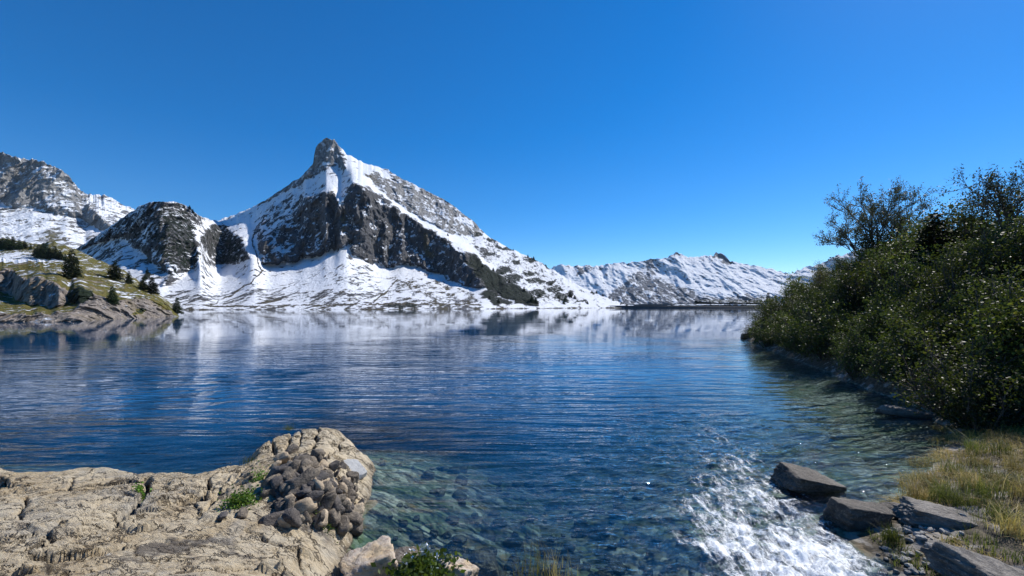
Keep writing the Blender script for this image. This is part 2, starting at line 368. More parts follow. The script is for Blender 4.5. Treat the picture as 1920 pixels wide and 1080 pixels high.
meadow, sMead = relief('meadow', M_HILL, msil, [(-60, 150), (330, 200)], [(-60, 330), (330, 300)], 200, 90,
    [([(-60, 440), (20, 452), (60, 472), (-60, 480)], dict(vg=.3)), ([(10, 470), (80, 480), (140, 500), (60, 505), (-60, 490)], dict(sn=.6))],
    dict(s=30, sn=.25, vg=0, br=.85, a=.5), jag=(2, .08), back=(.6, 20))
# near green headland on the left
hsil = [(-90, 462), (0, 484), (30, 487), (70, 487), (110, 490), (150, 503), (200, 517), (240, 531), (275, 545), (300, 558), (318, 574), (332, 588), (340, 598)]
hreg = [([(-90, 470), (0, 482), (60, 487), (96, 492), (130, 497), (60, 492), (0, 490), (-90, 486)], dict(sn=.72)),
        ([(80, 498), (110, 500), (140, 512), (100, 512), (85, 506)], dict(sn=.4)),
        ([(-90, 500), (20, 505), (45, 520), (70, 520), (100, 525), (125, 545), (130, 570), (110, 576), (60, 570), (30, 560), (0, 545), (-90, 540)], dict(s=60, br=.16, a=1.0, sn=.1)),
        ([(-90, 545), (20, 556), (60, 572), (100, 578), (140, 570), (140, 580), (60, 588), (-90, 586)], dict(br=.92, s=22)),
        ([(-90, 586), (60, 588), (140, 582), (145, 575), (150, 560), (170, 548), (200, 560), (240, 562), (270, 555), (300, 565), (330, 590), (345, 620), (-90, 640)], dict(s=55, br=.22, a=1.2, sn=.12)),
        ([(128, 548), (150, 538), (172, 545), (175, 556), (160, 566), (140, 572), (128, 560)], dict(s=60, vg=.9, a=1)),
        ([(245, 588), (258, 578), (272, 582), (262, 590)], dict(vg=.5, br=.8)),
        ([(280, 545), (300, 556), (318, 572), (322, 584), (300, 575), (270, 556)], dict(br=.8))]
hill, sHill = relief('hillside', M_HILL, hsil, [(-90, 78), (0, 82), (80, 82), (150, 86), (200, 96), (280, 112), (340, 125)],
    [(-90, 130), (0, 128), (100, 126), (200, 126), (300, 128), (340, 129)], 640, 220, hreg,
    dict(s=24, sn=.2, vg=0.12, br=.74, a=.6), jag=(1.6, .1), fs=.16, amp=1.6, warp=3, back=(.5, 6), zbot=-.8)

# ---------------------------------------------------------------- shore shapes near the viewer (world metres)
shore_pts = [(1640, 1120), (1640, 1080), (1605, 1030), (1570, 990), (1640, 955), (1705, 925), (1720, 895), (1755, 860), (1790, 815), (1745, 775), (1655, 742), (1560, 702), (1470, 667), (1420, 647), (1398, 636)]
SH = [onz(*p)[:2] for p in shore_pts]
sy = np.array([2.0]+[p[1] for p in SH]+[41.5, 44, 60]); sx = np.array([3.9]+[p[0] for p in SH]+[26, 45, 260])
def shoreX(y): return np.interp(y, sy, sx)
edge_px = [(-160, 860, .5), (0, 868, .45), (60, 882, .42), (130, 880, .45), (170, 868, .5), (210, 866, .52), (250, 874, .5), (276, 884, .46), (285, 877, .5), (340, 877, .52), (388, 884, .47), (400, 873, .55), (465, 862, .55), (476, 838, .6), (505, 818, .62), (540, 805, .65), (575, 802, .66), (600, 797, .66), (640, 803, .58), (665, 825, .42), (690, 850, .25), (702, 880, .02), (697, 920, 0), (682, 960, 0), (664, 1000, 0), (652, 1040, 0), (632, 1085, 0)]
EP = [((px-960)/F*((CH-z)*F/(py-HY)), (CH-z)*F/(py-HY), z) for px, py, z in edge_px]
poly_rock = [(e[0], e[1]) for e in EP]+[(-1.3, 3.0), (-.9, 1.2), (-12, 1.2), (-12, 7.6)]
ctl = EP+[((px-960)/F*((CH-z)*F/(py-HY)), (CH-z)*F/(py-HY), z) for px, py, z in
     [(0, 1085, 1.02), (200, 1085, .98), (400, 1085, .8), (540, 1085, .5), (60, 960, .82), (200, 930, .72), (300, 960, .72), (330, 905, .62), (430, 910, .62), (450, 960, .66), (560, 880, .72), (600, 850, .7), (560, 950, .56), (620, 940, .42), (500, 1020, .55), (600, 1040, .3), (350, 1020, .72), (100, 1040, .95)]]+[(-1.5, 1.3, .9), (-5, 1.3, 1.3), (-11, 3, 1.2)]
ctl = np.array(ctl)
# thin-plate surface through the control points
def tps(P, smooth=.02):
    n = len(P); d = np.hypot(P[:, None, 0]-P[None, :, 0], P[:, None, 1]-P[None, :, 1])
    K = np.where(d > 0, d*d*np.log(d+1e-9), 0)+np.eye(n)*smooth
    A = np.zeros((n+3, n+3)); A[:n, :n] = K; A[:n, n] = 1; A[:n, n+1:] = P[:, :2]; A[n, :n] = 1; A[n+1:, :n] = P[:, :2].T
    c = np.linalg.solve(A, np.concatenate([P[:, 2], [0, 0, 0]]))
    def f(x, y):
        out = c[n]+c[n+1]*x+c[n+2]*y
        for i in range(n):
            r = np.hypot(x-P[i, 0], y-P[i, 1])+1e-9; out = out+c[i]*r*r*np.log(r)
        return out
    return f
rockZ = tps(ctl)
def groundZ(x, y):
    """lake bed and the right-hand bank: one sheet"""
    x = np.asarray(x, float); y = np.asarray(y, float)
    dx = x-shoreX(y)+.25*fbm(x*.5, y*.5, 4.4, 3)
    steep = sstep(9.5, 12.5, y)
    up = np.maximum(dx, 0)
    hi = steep*(np.minimum(up, 7.0)*(.80+.0*up))+(1-steep)*(up*.16)
    hi = hi+sstep(7, 40, up)*1.5*steep
    shal = .13+.10*sstep(14, 20, y)+.25*(1-sstep(4.5, 7.0, y))
    lo = np.minimum(dx, 0)*shal*np.where(dx < -3, 1.0, .9)
    sd = sdist(x, y, poly_rock)
    b2 = -.02+np.minimum(sd, 0)*.30
    b3 = -.10-(y-4.2)*.30-np.maximum(x-1.0, 0)*.25
    lake = np.maximum(np.maximum(lo-.03, b2), b3)
    lake = np.maximum(lake, -7)+.07*fbm(x*1.3, y*1.3, 2, 4)*sstep(0, -.3, dx)
    z = np.where(dx > 0, hi, lake)
    return z+.05*fbm(x*2.1, y*2.1, 9, 3)*sstep(0, 1, up)+.35*fbm(x*.35, y*.35, 5, 3)*steep*sstep(0, 2, up)
# ground sheet: fine near, coarse far; it also runs under the lake to the horizon
def axis(lo, hi, fine_lo, fine_hi, step, growth=1.12):
    a = list(np.arange(fine_lo, fine_hi, step)); s = step
    while a[-1] < hi: s *= growth; a.append(a[-1]+s)
    s = step
    while a[0] > lo: s *= growth; a.insert(0, a[0]-s)
    return np.array(a)
gx = axis(-4500, 4500, -3, 14, .05); gy = axis(-60, 5200, 3.2, 14, .05)
GX, GY = np.meshgrid(gx, gy, indexing='ij')
GZ = groundZ(GX, GY)
inland = sstep(250, 400, GY)
GZ = np.where((GY > 60) | (GX < -15), np.minimum(GZ, -5), GZ)
GZ = np.where(GY < 2.5, np.minimum(GZ, .3), GZ)
m = N('lake_bed_and_bank')
z_ = m.n.new('ShaderNodeSeparateXYZ'); m.l.new(m.co, z_.inputs[0])
peb = m.voro(7, co=m.mapc((1, 1, 1))); pebc = m.voro(7, out='Color'); pb = m.rgb(pebc)[0]
peb2 = m.voro(17, out='Color'); pb2 = m.rgb(peb2)[0]
n1 = m.noise(1.2, 6, .6); n2 = m.noise(9, 6, .65)
bed = m.mix(m.ramp(pb, .2, .9), (.11, .11, .085), (.42, .41, .34))
bed = m.mix(m.ramp(pb2, .5, .8, 0, .6), bed, (.07, .08, .05))
bed = m.mix(m.ramp(n1, .42, .60, 0, .7), bed, (.07, .115, .04))
bed = m.mix(m.ramp(m.noise(2.6, 5, .6), .55, .68, 0, .8), bed, (.25, .15, .05))
soil = m.mix(m.ramp(n2, .35, .65), (.035, .028, .018), (.10, .075, .045))
stones = m.mix(m.ramp(m.noise(3, 3, .5), .55, .62), soil, (.22, .2, .18))
c_ = m.mix(m.ramp(z_.outputs[2], -.03, .05), bed, stones)
bh = m.math('ADD', m.math('MULTIPLY', peb, -1.0), m.math('MULTIPLY', n2, .6))
ground_mat = m.fin(c_, .8, m.bump(bh, .06, .8), .3)
g = mesh('ground', np.stack([GX, GY, GZ], -1).reshape(-1, 3), gridf(len(gx), len(gy)), ground_mat); tag(g, kind='structure')

# ---------------------------------------------------------------- water: a surface with real ripples near the shore
ang = np.linspace(R(-62), R(62), 1100)
rad = [3.0]
while rad[-1] < 60: rad.append(rad[-1]*1.0052)
while rad[-1] < 1400: rad.append(rad[-1]*1.02)
rad = np.array(rad)
A_, R_ = np.meshgrid(ang, rad, indexing='ij')
WXX = np.sin(A_)*R_; WYY = np.cos(A_)*R_
depth = np.where((WYY < 60), -groundZ(WXX, WYY), 6)
# the white-water fan of the inflowing stream, as it spreads into the lake
cl = [onz(1500, 1180)[:2], onz(1470, 1080)[:2], onz(1430, 980)[:2], onz(1370, 890)[:2], onz(1330, 810)[:2]]
wd = [1.05, 1.0, .95, .9, .6]; fi = [1.25, 1.1, .85, .55, .30]
foam = np.zeros_like(WXX); chop = np.zeros_like(WXX)
fwx = WXX+.45*fbm(WXX*.9, WYY*.7, 61, 4, .6); fwy = WYY+.5*fbm(WXX*.9, WYY*.7, 71, 4, .6)
for i in range(len(cl)-1):
    (x1, y1), (x2, y2) = cl[i], cl[i+1]; dx, dy = x2-x1, y2-y1
    t = np.clip(((fwx-x1)*dx+(fwy-y1)*dy)/(dx*dx+dy*dy), 0, 1)
    d = np.hypot(fwx-x1-t*dx, fwy-y1-t*dy); wdt = wd[i]+(wd[i+1]-wd[i])*t
    foam = np.maximum(foam, (fi[i]+(fi[i+1]-fi[i])*t)*(1-sstep(.15, 1.5, d/wdt))); chop = np.maximum(chop, 1-sstep(.6, 4.5, d/(wdt+.25)))
near = 1-sstep(15, 40, R_)
foam = np.clip(foam+.35*sstep(.05, .5, foam)*fbm(WXX*1.3, WYY*.9, 6, 4, .6), 0, 1.2)
hgt = near*.012*fbm(WXX*.9+WYY*.3, WYY*2.2-WXX*.3, 0, 3)
hgt += chop*.035*fbm(WXX*2.2, WYY*3.0, 3, 4)*near
hgt += foam*(.07*fbm(WXX*5, WYY*5, 1, 4)+.08*ridged(WXX*2.6, WYY*2.6, 4, 3))
hgt -= .0
m = N('lake_water')
dep = m.attr('depth'); fo = m.attr('foam'); chp = m.attr('chop')
cxyz = m.n.new('ShaderNodeSeparateXYZ'); m.l.new(m.co, cxyz.inputs[0])
cd = m.n.new('ShaderNodeVectorMath'); cd.operation = 'LENGTH'; m.l.new(m.co, cd.inputs[0]); dist = cd.outputs['Value']
r1 = m.noise(1.0, 3, .5, .7, m.mapc((.26, 2.0, 1), (0, 0, -.62)))
r2 = m.noise(3.2, 3, .55, .5, m.mapc((.5, 1.5, 1), (0, 0, -.25)))
r3 = m.noise(11.0, 4, .65, .5, m.mapc((.7, 1.3, 1), (0, 0, .3)))
patch = m.ramp(m.noise(.07, 3, .5, .5, m.mapc((1, 1.6, 1))), .38, .60, .2, 1.0)
h = m.math('MULTIPLY', r1, .112)
h = m.math('ADD', h, m.math('MULTIPLY', r2, m.math('MULTIPLY', m.ramp(dist, 10, 35, 1, .25), m.ramp(chp, 0, 1, .019, .075))))
r3 = m.math('MULTIPLY', r3, m.ramp(dist, 7, 18, 1, .12))
h = m.math('ADD', h, m.math('MULTIPLY', m.math('MULTIPLY', r3, .010), m.ramp(chp, 0, 1, .6, 2.6)))
h = m.math('MULTIPLY', h, patch)
nr = m.bump(h, 1.0, m.ramp(dist, 8, 58, 1.0, .05))
fz = m.n.new('ShaderNodeFresnel'); fz.inputs['IOR'].default_value = 1.333; m.l.new(nr, fz.inputs['Normal'])
gl = m.n.new('ShaderNodeBsdfGlossy'); gl.inputs['Roughness'].default_value = .012; gl.inputs['Color'].default_value = (1, 1, 1, 1); m.l.new(nr, gl.inputs['Normal'])
df = m.n.new('ShaderNodeBsdfDiffuse'); df.inputs['Color'].default_value = (.003, .052, .135, 1)
tr = m.n.new('ShaderNodeBsdfTransparent')
m.put(tr.inputs['Color'], m.mix(m.ramp(dep, 0, 2.2), (.80, .93, .95), (.13, .42, .58)))
body = m.n.new('ShaderNodeMixShader'); m.put(body.inputs[0], m.ramp(dep, .1, 2.1, .05, 1.0)); m.l.new(tr.outputs[0], body.inputs[1]); m.l.new(df.outputs[0], body.inputs[2])
wat = m.n.new('ShaderNodeMixShader'); m.l.new(fz.outputs[0], wat.inputs[0]); m.l.new(body.outputs[0], wat.inputs[1]); m.l.new(gl.outputs[0], wat.inputs[2])
fm = m.n.new('ShaderNodeBsdfPrincipled'); m.put(fm.inputs['Base Color'], (.88, .91, .93)); fm.inputs['Roughness'].default_value = .35
fn = m.noise(3.2, 7, .75, 1.2, m.mapc((1.5, .55, .4), (0, 0, .22)))
fn2 = m.noise(22, 4, .7, .6)
fnn = m.math('ADD', m.math('MULTIPLY', fn, .68), m.math('MULTIPLY', fn2, .32))
m.put(fm.inputs['Normal'], m.bump(fnn, .045, .9))
ff = m.ramp(m.math('ADD', m.math('ADD', m.math('MULTIPLY', fo, 1.0), -.50), m.math('MULTIPLY', m.math('SUBTRACT', fnn, .5), 4.0)), -.12, .75)
tot = m.n.new('ShaderNodeMixShader'); m.l.new(ff, tot.inputs[0]); m.l.new(wat.outputs[0], tot.inputs[1]); m.l.new(fm.outputs[0], tot.inputs[2])
m.l.new(tot.outputs[0], m.out.inputs[0])
water = mesh('water', np.stack([WXX, WYY, hgt], -1).reshape(-1, 3), gridf(len(ang), len(rad)), m.m,
             attrs={'depth': depth.ravel(), 'foam': foam.ravel(), 'chop': chop.ravel()}); tag(water, kind='structure')

# ---------------------------------------------------------------- limestone outcrop, lower left
x = np.arange(-9.8, -.85, .0150); y = np.arange(2.3, 8.4, .0150)
X, Y = np.meshgrid(x, y, indexing='ij')
sd = sdist(X+.06*fbm(X*3, Y*3, 0, 3), Y+.06*fbm(X*3, Y*3, 5, 3), poly_rock)
Z0 = rockZ(X, Y)
def wl_(pts, z=.6): return [onz(px, py, z)[:2] for px, py in pts]
cracks = [([(277, 880), (277, 905), (272, 935), (259, 959), (225, 992)], .05, .22), ([(392, 886), (388, 915), (379, 942)], .035, .16), ([(137, 878), (129, 908)], .03, .10),
          ([(469, 868), (435, 908), (386, 957), (322, 1000), (270, 1030)], .035, .13), ([(161, 905), (195, 929), (259, 951)], .03, .10), ([(49, 925), (42, 980), (34, 1025)], .025, .10),
          ([(508, 818), (514, 856)], .028, .12), ([(548, 810), (540, 835), (532, 858)], .03, .12), ([(596, 804), (592, 835), (582, 860)], .035, .13), ([(566, 812), (560, 845)], .02, .08),
          ([(640, 812), (622, 850), (615, 862)], .02, .08), ([(225, 992), (220, 1015), (250, 1040)], .02, .06), ([(460, 1000), (560, 1005), (570, 1040)], .02, .06), ([(470, 880), (520, 870), (545, 880)], .02, .07)]
Zc = np.zeros_like(Z0); crk = np.zeros_like(Z0)
wob = .05*fbm(X*4, Y*4, 7, 3); wob2 = .05*fbm(X*4, Y*4, 17, 3)
blk = np.zeros_like(Z0)
for pts, wdh, dp in cracks:
    d = dline(X+wob, Y+wob2, wl_(pts)); g_ = np.exp(-(d/wdh)**2); g_ = np.exp(-(d/(wdh*.75))**4); Zc -= dp*g_+.02*np.exp(-(d/(wdh*4))**2); crk = np.maximum(crk, g_)
# bedding: stepped ledges dipping to the left-front, knobbly weathering
u = X*.82+Y*.57; v = -X*.57+Y*.82
st = fbm(u*.55, v*1.7, 0, 4, .55)
led = np.floor((v*2.2+st*1.6)*1.0); fr = (v*2.2+st*1.6)-led
ledge = (fr**3)*.055
Zn = .085*fbm(X*1.1, Y*1.1, 3, 3)+.055*st+ledge-.03+.020*ridged(u*3.2, v*7, 2, 4)+.014*fbm(X*11, Y*11, 6, 4, .6)
def facets(x, y, sc, seed, tilt, step):
    """broken rock: every cell is a small tilted plane"""
    xs, ys = x*sc, y*sc; xi = np.floor(xs).astype(int); yi = np.floor(ys).astype(int)
    best = np.full(x.shape, 9.0); sec = np.full(x.shape, 9.0); val = np.zeros(x.shape)
    for dx in (-1, 0, 1):
        for dy in (-1, 0, 1):
            h = _P[(_P[(xi+dx+seed) & 255]+yi+dy) & 255]; g = _G[h]; g2 = _G[(h*7+3) & 255]
            px = xi+dx+.5+.55*g2[..., 0]; py = yi+dy+.5+.55*g2[..., 1]
            d = (xs-px)**2+(ys-py)**2
            v_ = tilt*(g[..., 0]*(xs-px)+g[..., 1]*(ys-py))+step*g[..., 2]
            c = d < best; sec = np.where(c, best, np.minimum(sec, d)); val = np.where(c, v_, val); best = np.where(c, d, best)
    return val, np.sqrt(sec)-np.sqrt(best)
wu, wv = u+.12*fbm(X*2, Y*2, 5, 4), v*1.7+.12*fbm(X*2, Y*2, 15, 4)
f1, e1 = facets(wu, wv, .8, 3, .09, .0); f2, e2 = facets(wu, wv, 2.4, 9, .055, .004); f3, e3 = facets(wu, wv, 7, 21, .026, .004); f4, e4 = facets(wu, wv*1.5, 19, 37, .009, .003)
rgh = sstep(-.1, .5, fbm(X*.6, Y*.6, 31, 3))
Zn = .03*fbm(X*1.1, Y*1.1, 3, 3)+.02*st+ledge*.25+f1+f2*(.5+1.0*rgh)+f3*(.5+1.3*rgh)+f4*(.3+.6*rgh)+.004*ridged(u*3.2, v*9, 2, 4)+.006*fbm(X*14, Y*14, 6, 4, .65)
crk2 = np.maximum(1-sstep(0, .03, e1), (1-sstep(0, .05, e2))*sstep(.2, .8, fbm(X*.9, Y*.9, 41, 3)+.45)*.8); Zn -= crk2*.03
e = sstep(0, .35, sd)
Z = Z0+Zc+Zn*(.35+.65*e)
# round over the rim and drop below the water
Z = Z-.10*(1-sstep(0, .22, sd))**2*sstep(.15, .4, Z0)
Z = np.where(sd < 0, Z+sd*2.6, Z); Z = np.maximum(Z, -1.6)
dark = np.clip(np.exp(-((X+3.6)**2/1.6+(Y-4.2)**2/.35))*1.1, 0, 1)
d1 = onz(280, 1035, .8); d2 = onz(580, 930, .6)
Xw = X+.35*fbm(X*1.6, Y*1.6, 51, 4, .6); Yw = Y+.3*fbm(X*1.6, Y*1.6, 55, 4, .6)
dark = np.clip(1.0*np.exp(-(((Xw-d1[0]-.2)/.8)**2+((Yw-d1[1]-.25*(Xw-d1[0]))/.2)**2))+1.3*np.exp(-(((Xw-d2[0])/.45)**2+((Yw-d2[1])/.55)**2)), 0, 1)  # second patch paints the shade of the gaps beneath the rubble heap
m = N('pale_limestone')
co = m.co
nA = m.noise(.9, 6, .62, .5); nB = m.noise(5, 7, .65, .8, m.mapc((1, 2.4, 1), (0, 0, .6))); nC = m.noise(38, 6, .7)
cr = m.attr('crack'); dk = m.attr('dark')
z_ = m.n.new('ShaderNodeSeparateXYZ'); m.l.new(m.co, z_.inputs[0])
c_ = m.mix(m.ramp(nA, .36, .62), (.52, .405, .25), (.66, .56, .40))
c_ = m.mix(m.ramp(nB, .5, .7, 0, .6), c_, (.30, .23, .155))
c_ = m.mix(m.ramp(m.noise(1.6, 8, .72, 2.0, m.mapc((1, 3.2, 1), (0, 0, .55))), .56, .64, 0, .6), c_, (.25, .20, .15))
c_ = m.mix(m.ramp(m.noise(2.2, 6, .7, 1.0), .56, .70, 0, .7), c_, (.40, .385, .35))
c_ = m.mix(m.ramp(nC, .55, .8, 0, .4), c_, (.27, .21, .15))
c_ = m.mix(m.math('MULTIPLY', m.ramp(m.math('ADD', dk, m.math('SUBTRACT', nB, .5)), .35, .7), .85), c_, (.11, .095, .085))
c_ = m.mix(m.ramp(cr, .25, .8, 0, .85), c_, (.07, .06, .045))
c_ = m.mix(m.ramp(z_.outputs[2], .0, .14, .72, 0), c_, (.15, .12, .08))
wv_ = m.n.new('ShaderNodeTexNoise'); m.l.new(m.co, wv_.inputs['Vector']); wv_.inputs['Scale'].default_value = 1.6; wv_.inputs['Detail'].default_value = 6; wv_.inputs['Roughness'].default_value = .65
wvs = m.n.new('ShaderNodeVectorMath'); wvs.operation = 'MULTIPLY_ADD'; m.l.new(wv_.outputs['Color'], wvs.inputs[0]); wvs.inputs[1].default_value = (.9, .9, .9); m.l.new(m.co, wvs.inputs[2])
f_a = m.ramp(m.voro(1.5, 'DISTANCE_TO_EDGE', m.mapc((.8, 2.0, 1), (0, 0, .6), wvs.outputs[0])), 0, .042)
f_b = m.ramp(m.voro(4.2, 'DISTANCE_TO_EDGE', m.mapc((.6, 2.2, 1), (0, 0, .7), wvs.outputs[0])), 0, .05)
f_b = m.math('MAXIMUM', f_b, m.ramp(m.noise(1.1, 4, .6), .46, .54, 1, 0))
frac = m.math('MINIMUM', f_a, f_b)
fine_ = m.noise(11, 8, .78, .4, m.mapc((.7, 1.7, 1), (0, 0, .6)))
c_ = m.mix(m.ramp(fine_, .54, .68, 0, .55), c_, (.28, .215, .145))
c_ = m.mix(m.ramp(fine_, .49, .38, 0, .7), c_, (.68, .59, .44))
c_ = m.mix(m.ramp(frac, 0, 1, .85, 0), c_, (.10, .075, .05))
bb = m.math('ADD', m.math('MULTIPLY', nC, .35), m.math('ADD', m.math('MULTIPLY', nB, .8), m.math('MULTIPLY', fine_, 1.1)))
bb = m.math('ADD', bb, m.math('MULTIPLY', frac, .7))
c_ = m.mix(m.ramp(m.noise(.7, 4, .6, .5, m.mapc((1, 1, 1), (0, 0, 1))), .54, .66, 0, .5), c_, (.42, .40, .36))
c_ = m.mix(m.ramp(m.noise(14, 5, .75), .6, .7, 0, .7), c_, (.60, .57, .50))
bb = m.math('ADD', bb, m.math('MULTIPLY', m.noise(110, 3, .6), .08))
LIME = m.fin(c_, .8, m.bump(bb, .05, 1.0), .25)
oc = mesh('rock_outcrop', np.stack([X, Y, Z], -1).reshape(-1, 3), gridf(len(x), len(y)), LIME, attrs={'crack': np.maximum(crk, crk2*.8).ravel(), 'dark': dark.ravel()})
tag(oc, 'broad pale tan limestone outcrop with deep cracks, filling the lower left shore', 'rock')
def rockH(px_, py_):
    i = int(round((px_-x[0])/.0150)); j = int(round((py_-y[0])/.0150))
    return float(Z[max(0, min(len(x)-1, i)), max(0, min(len(y)-1, j))])
def rock_hit(px, py):
    """where the sight line meets the outcrop"""
    for D in np.arange(2.6, 8.5, .02):
        p = at(px, py, D)
        if -9.5 < p[0] < -.9 and rockH(p[0], p[1]) >= p[2]: return p
    return onz(px, py, .6)

# ---------------------------------------------------------------- loose rocks
_ico = {}
def ico(n):
    if n not in _ico:
        import bmesh
        bm = bmesh.new(); bmesh.ops.create_icosphere(bm, subdivisions=n, radius=1)
        bm.verts.ensure_lookup_table()
        _ico[n] = (np.array([v.co[:] for v in bm.verts]), np.array([[v.index for v in f.verts] for f in bm.faces])); bm.free()
    return _ico[n]
def mesh_flat(n_, V, Fc, mt): return mesh(n_, V, Fc, mt, smooth=False, link=False)
def rock_geo(seed, dims, sub=5, planes=13, rough=.05, flat=None, sharp=30):
    r = np.random.RandomState(seed); V, Fc = ico(sub)
    n = r.normal(size=(planes, 3)); n[:6] = np.array([[1, 0, 0], [-1, 0, 0], [0, 1, 0], [0, -1, 0], [0, 0, 1], [0, 0, -1]])+r.normal(size=(6, 3))*.20
    n /= np.linalg.norm(n, axis=1)[:, None]
    h = np.concatenate([r.uniform(.60, .80, 6), r.uniform(.66, .98, planes-6)])
    if flat:                                   # a bedding plane cut across the top
        n = np.vstack([n, np.array(flat[:3])/np.linalg.norm(flat[:3])]); h = np.append(h, flat[3])
    dn = V@n.T; rr = np.where(dn > .05, h/np.maximum(dn, .05), 9)
    rad = np.minimum(-np.log(np.exp(-rr*sharp).sum(1))/sharp, 1.25)
    P = V*rad[:, None]
    q = P*2.1+seed*3.1
    nz = fbm(q[:, 0], q[:, 1], q[:, 2]*1.8, 5, .6); rg = ridged(q[:, 0]*1.3, q[:, 1]*1.3, q[:, 2]*2.6, 4)
    P = P*(1+rough*nz+rough*.9*rg)[:, None]
    return P*np.array(dims)/2, Fc
def rock_mat(name, a, b, c, wet=False, k=1.0):
    m = N(name); nA = m.noise(3*k, 6, .65, .6, m.mapc((1, 1, 2.2))); nB = m.noise(26*k, 6, .7)
    col_ = m.mix(m.ramp(nA, .35, .65), a, b); col_ = m.mix(m.ramp(nB, .5, .72, 0, .8), col_, c)
    z_ = m.n.new('ShaderNodeSeparateXYZ'); m.l.new(m.co, z_.inputs[0])
    col_ = m.mix(m.ramp(z_.outputs[2], .02, .13, .75, 0), col_, (.025, .022, .018))
    rg = m.ramp(z_.outputs[2], .02, .16, .25, .75)
    return m.fin(col_, rg, m.bump(m.math('ADD', nA, m.math('MULTIPLY', nB, .5)), .05, .9), .35)
M_DARK = rock_mat('dark_schist', (.10, .085, .07), (.035, .030, .027), (.24, .20, .16))
M_GREY = rock_mat('grey_slab', (.21, .185, .16), (.08, .07, .063), (.36, .33, .29))
M_TAN = rock_mat('tan_stone', (.50, .40, .28), (.36, .28, .19), (.17, .13, .10))
M_PINK = rock_mat('pink_white_stone', (.52, .40, .25), (.50, .44, .38), (.30, .17, .10))
M_RUB = rock_mat('broken_stone', (.20, .165, .125), (.07, .058, .048), (.42, .34, .25), k=1.6)
M_RUB2 = rock_mat('dark_broken_stone', (.12, .105, .095), (.06, .052, .05), (.26, .22, .18), k=1.6)
def rock(name, label, p, dims, mat, seed, rz=0, tilt=(0, 0), sub=5, group=None, cat='rock', sink=.2, **kw):
    V, Fc = rock_geo(seed, dims, sub, **kw)
    o = mesh(name, V, Fc, mat); o.location = (p[0], p[1], p[2]+dims[2]*(.5-sink)); o.rotation_euler = (tilt[0], tilt[1], rz)
    return tag(o, label, cat, group)
p = onz(1515, 915, 0); rock('boulder', 'dark wet boulder with a pale flat top standing in the water beside the white stream', p+[0, .1, -.08], (1.12, .82, .60), M_DARK, 31, .15, (.04, .10), sub=6, sink=.26, flat=(.28, -.10, 1, .50), rough=.075, sharp=60, planes=9)
p = onz(1622, 990, 0); rock('boulder', 'low dark boulder at the right edge of the white stream', p+[0, .12, -.1], (1.02, .66, .62), M_DARK, 12, .2, (0, .12), sub=6, sink=.22, flat=(.1, 0, 1, .6), rough=.07, sharp=55, planes=9)
p = onz(1700, 985, 0); rock('boulder', 'small dark boulder wedged between the low dark boulder and the long grey slab', p+[0, .22, -.1], (.42, .5, .46), M_DARK, 14, .9, (0, .1), sub=5, sink=.2, flat=(.1, 0, 1, .7))
p = onz(1790, 1005, .05); rock('rock_slab', 'long flat grey slab with a dark undercut front, lying in the grass beside the stream', p+[0, .10, .0], (1.12, .58, .42), M_GREY, 23, -.10, (.03, .10), sub=6, sink=.15, flat=(.05, -.1, 1, .5), rough=.12, sharp=55, planes=9)
p = onz(1900, 1125, .1); rock('rock_slab', 'jagged light grey slab with dark clefts in the lower right corner', p+[.1, .12, -.05], (1.25, .75, .42), M_GREY, 44, -.3, (.05, .18), sub=6, sink=.2, flat=(.25, -.2, 1, .5), rough=.10)
p = onz(1700, 778, 0); rock('rock_slab', 'low rock with a pale rim lying in the shaded water under the bushes', p+[0, .1, 0], (1.65, .8, .42), M_GREY, 52, -.25, (0, .13), sub=5, sink=.35, flat=(.1, 0, 1, .45))
for i, (a, b, s_, lb) in enumerate([(1398, 634, 1.1, 'dark rock at the very tip of the bushy point'), (1412, 627, 1.3, 'upright brown rock standing just behind the tip of the bushy point'), (1432, 640, 1.8, 'mossy low rock under the first bush of the point'),
                                   (1655, 712, 1.6, 'grey rock at the foot of the bushes in deep shade'), (1690, 720, 1.2, 'pale rock in the shaded bank above the low rimmed rock')]):
    rock('rock', lb, onz(a, b, 0), (s_, s_*.8, s_*.62), M_TAN if i in (1, 2) else M_DARK, 60+i, i*.7, sub=4, sink=.25)
p = rock_hit(662, 884); rock('stone_block', 'smooth flat pale grey block resting on the tip of the outcrop', p+[0, .05, -.03], (.50, .46, .26), rock_mat('smooth_grey_stone', (.42, .42, .41), (.36, .36, .355), (.30, .29, .28), k=.6), 71, .7, (.25, .2), sub=5, sink=.4, flat=(.0, -.25, 1, .45), rough=.015, planes=9)
p = rock_hit(408, 0+968); 
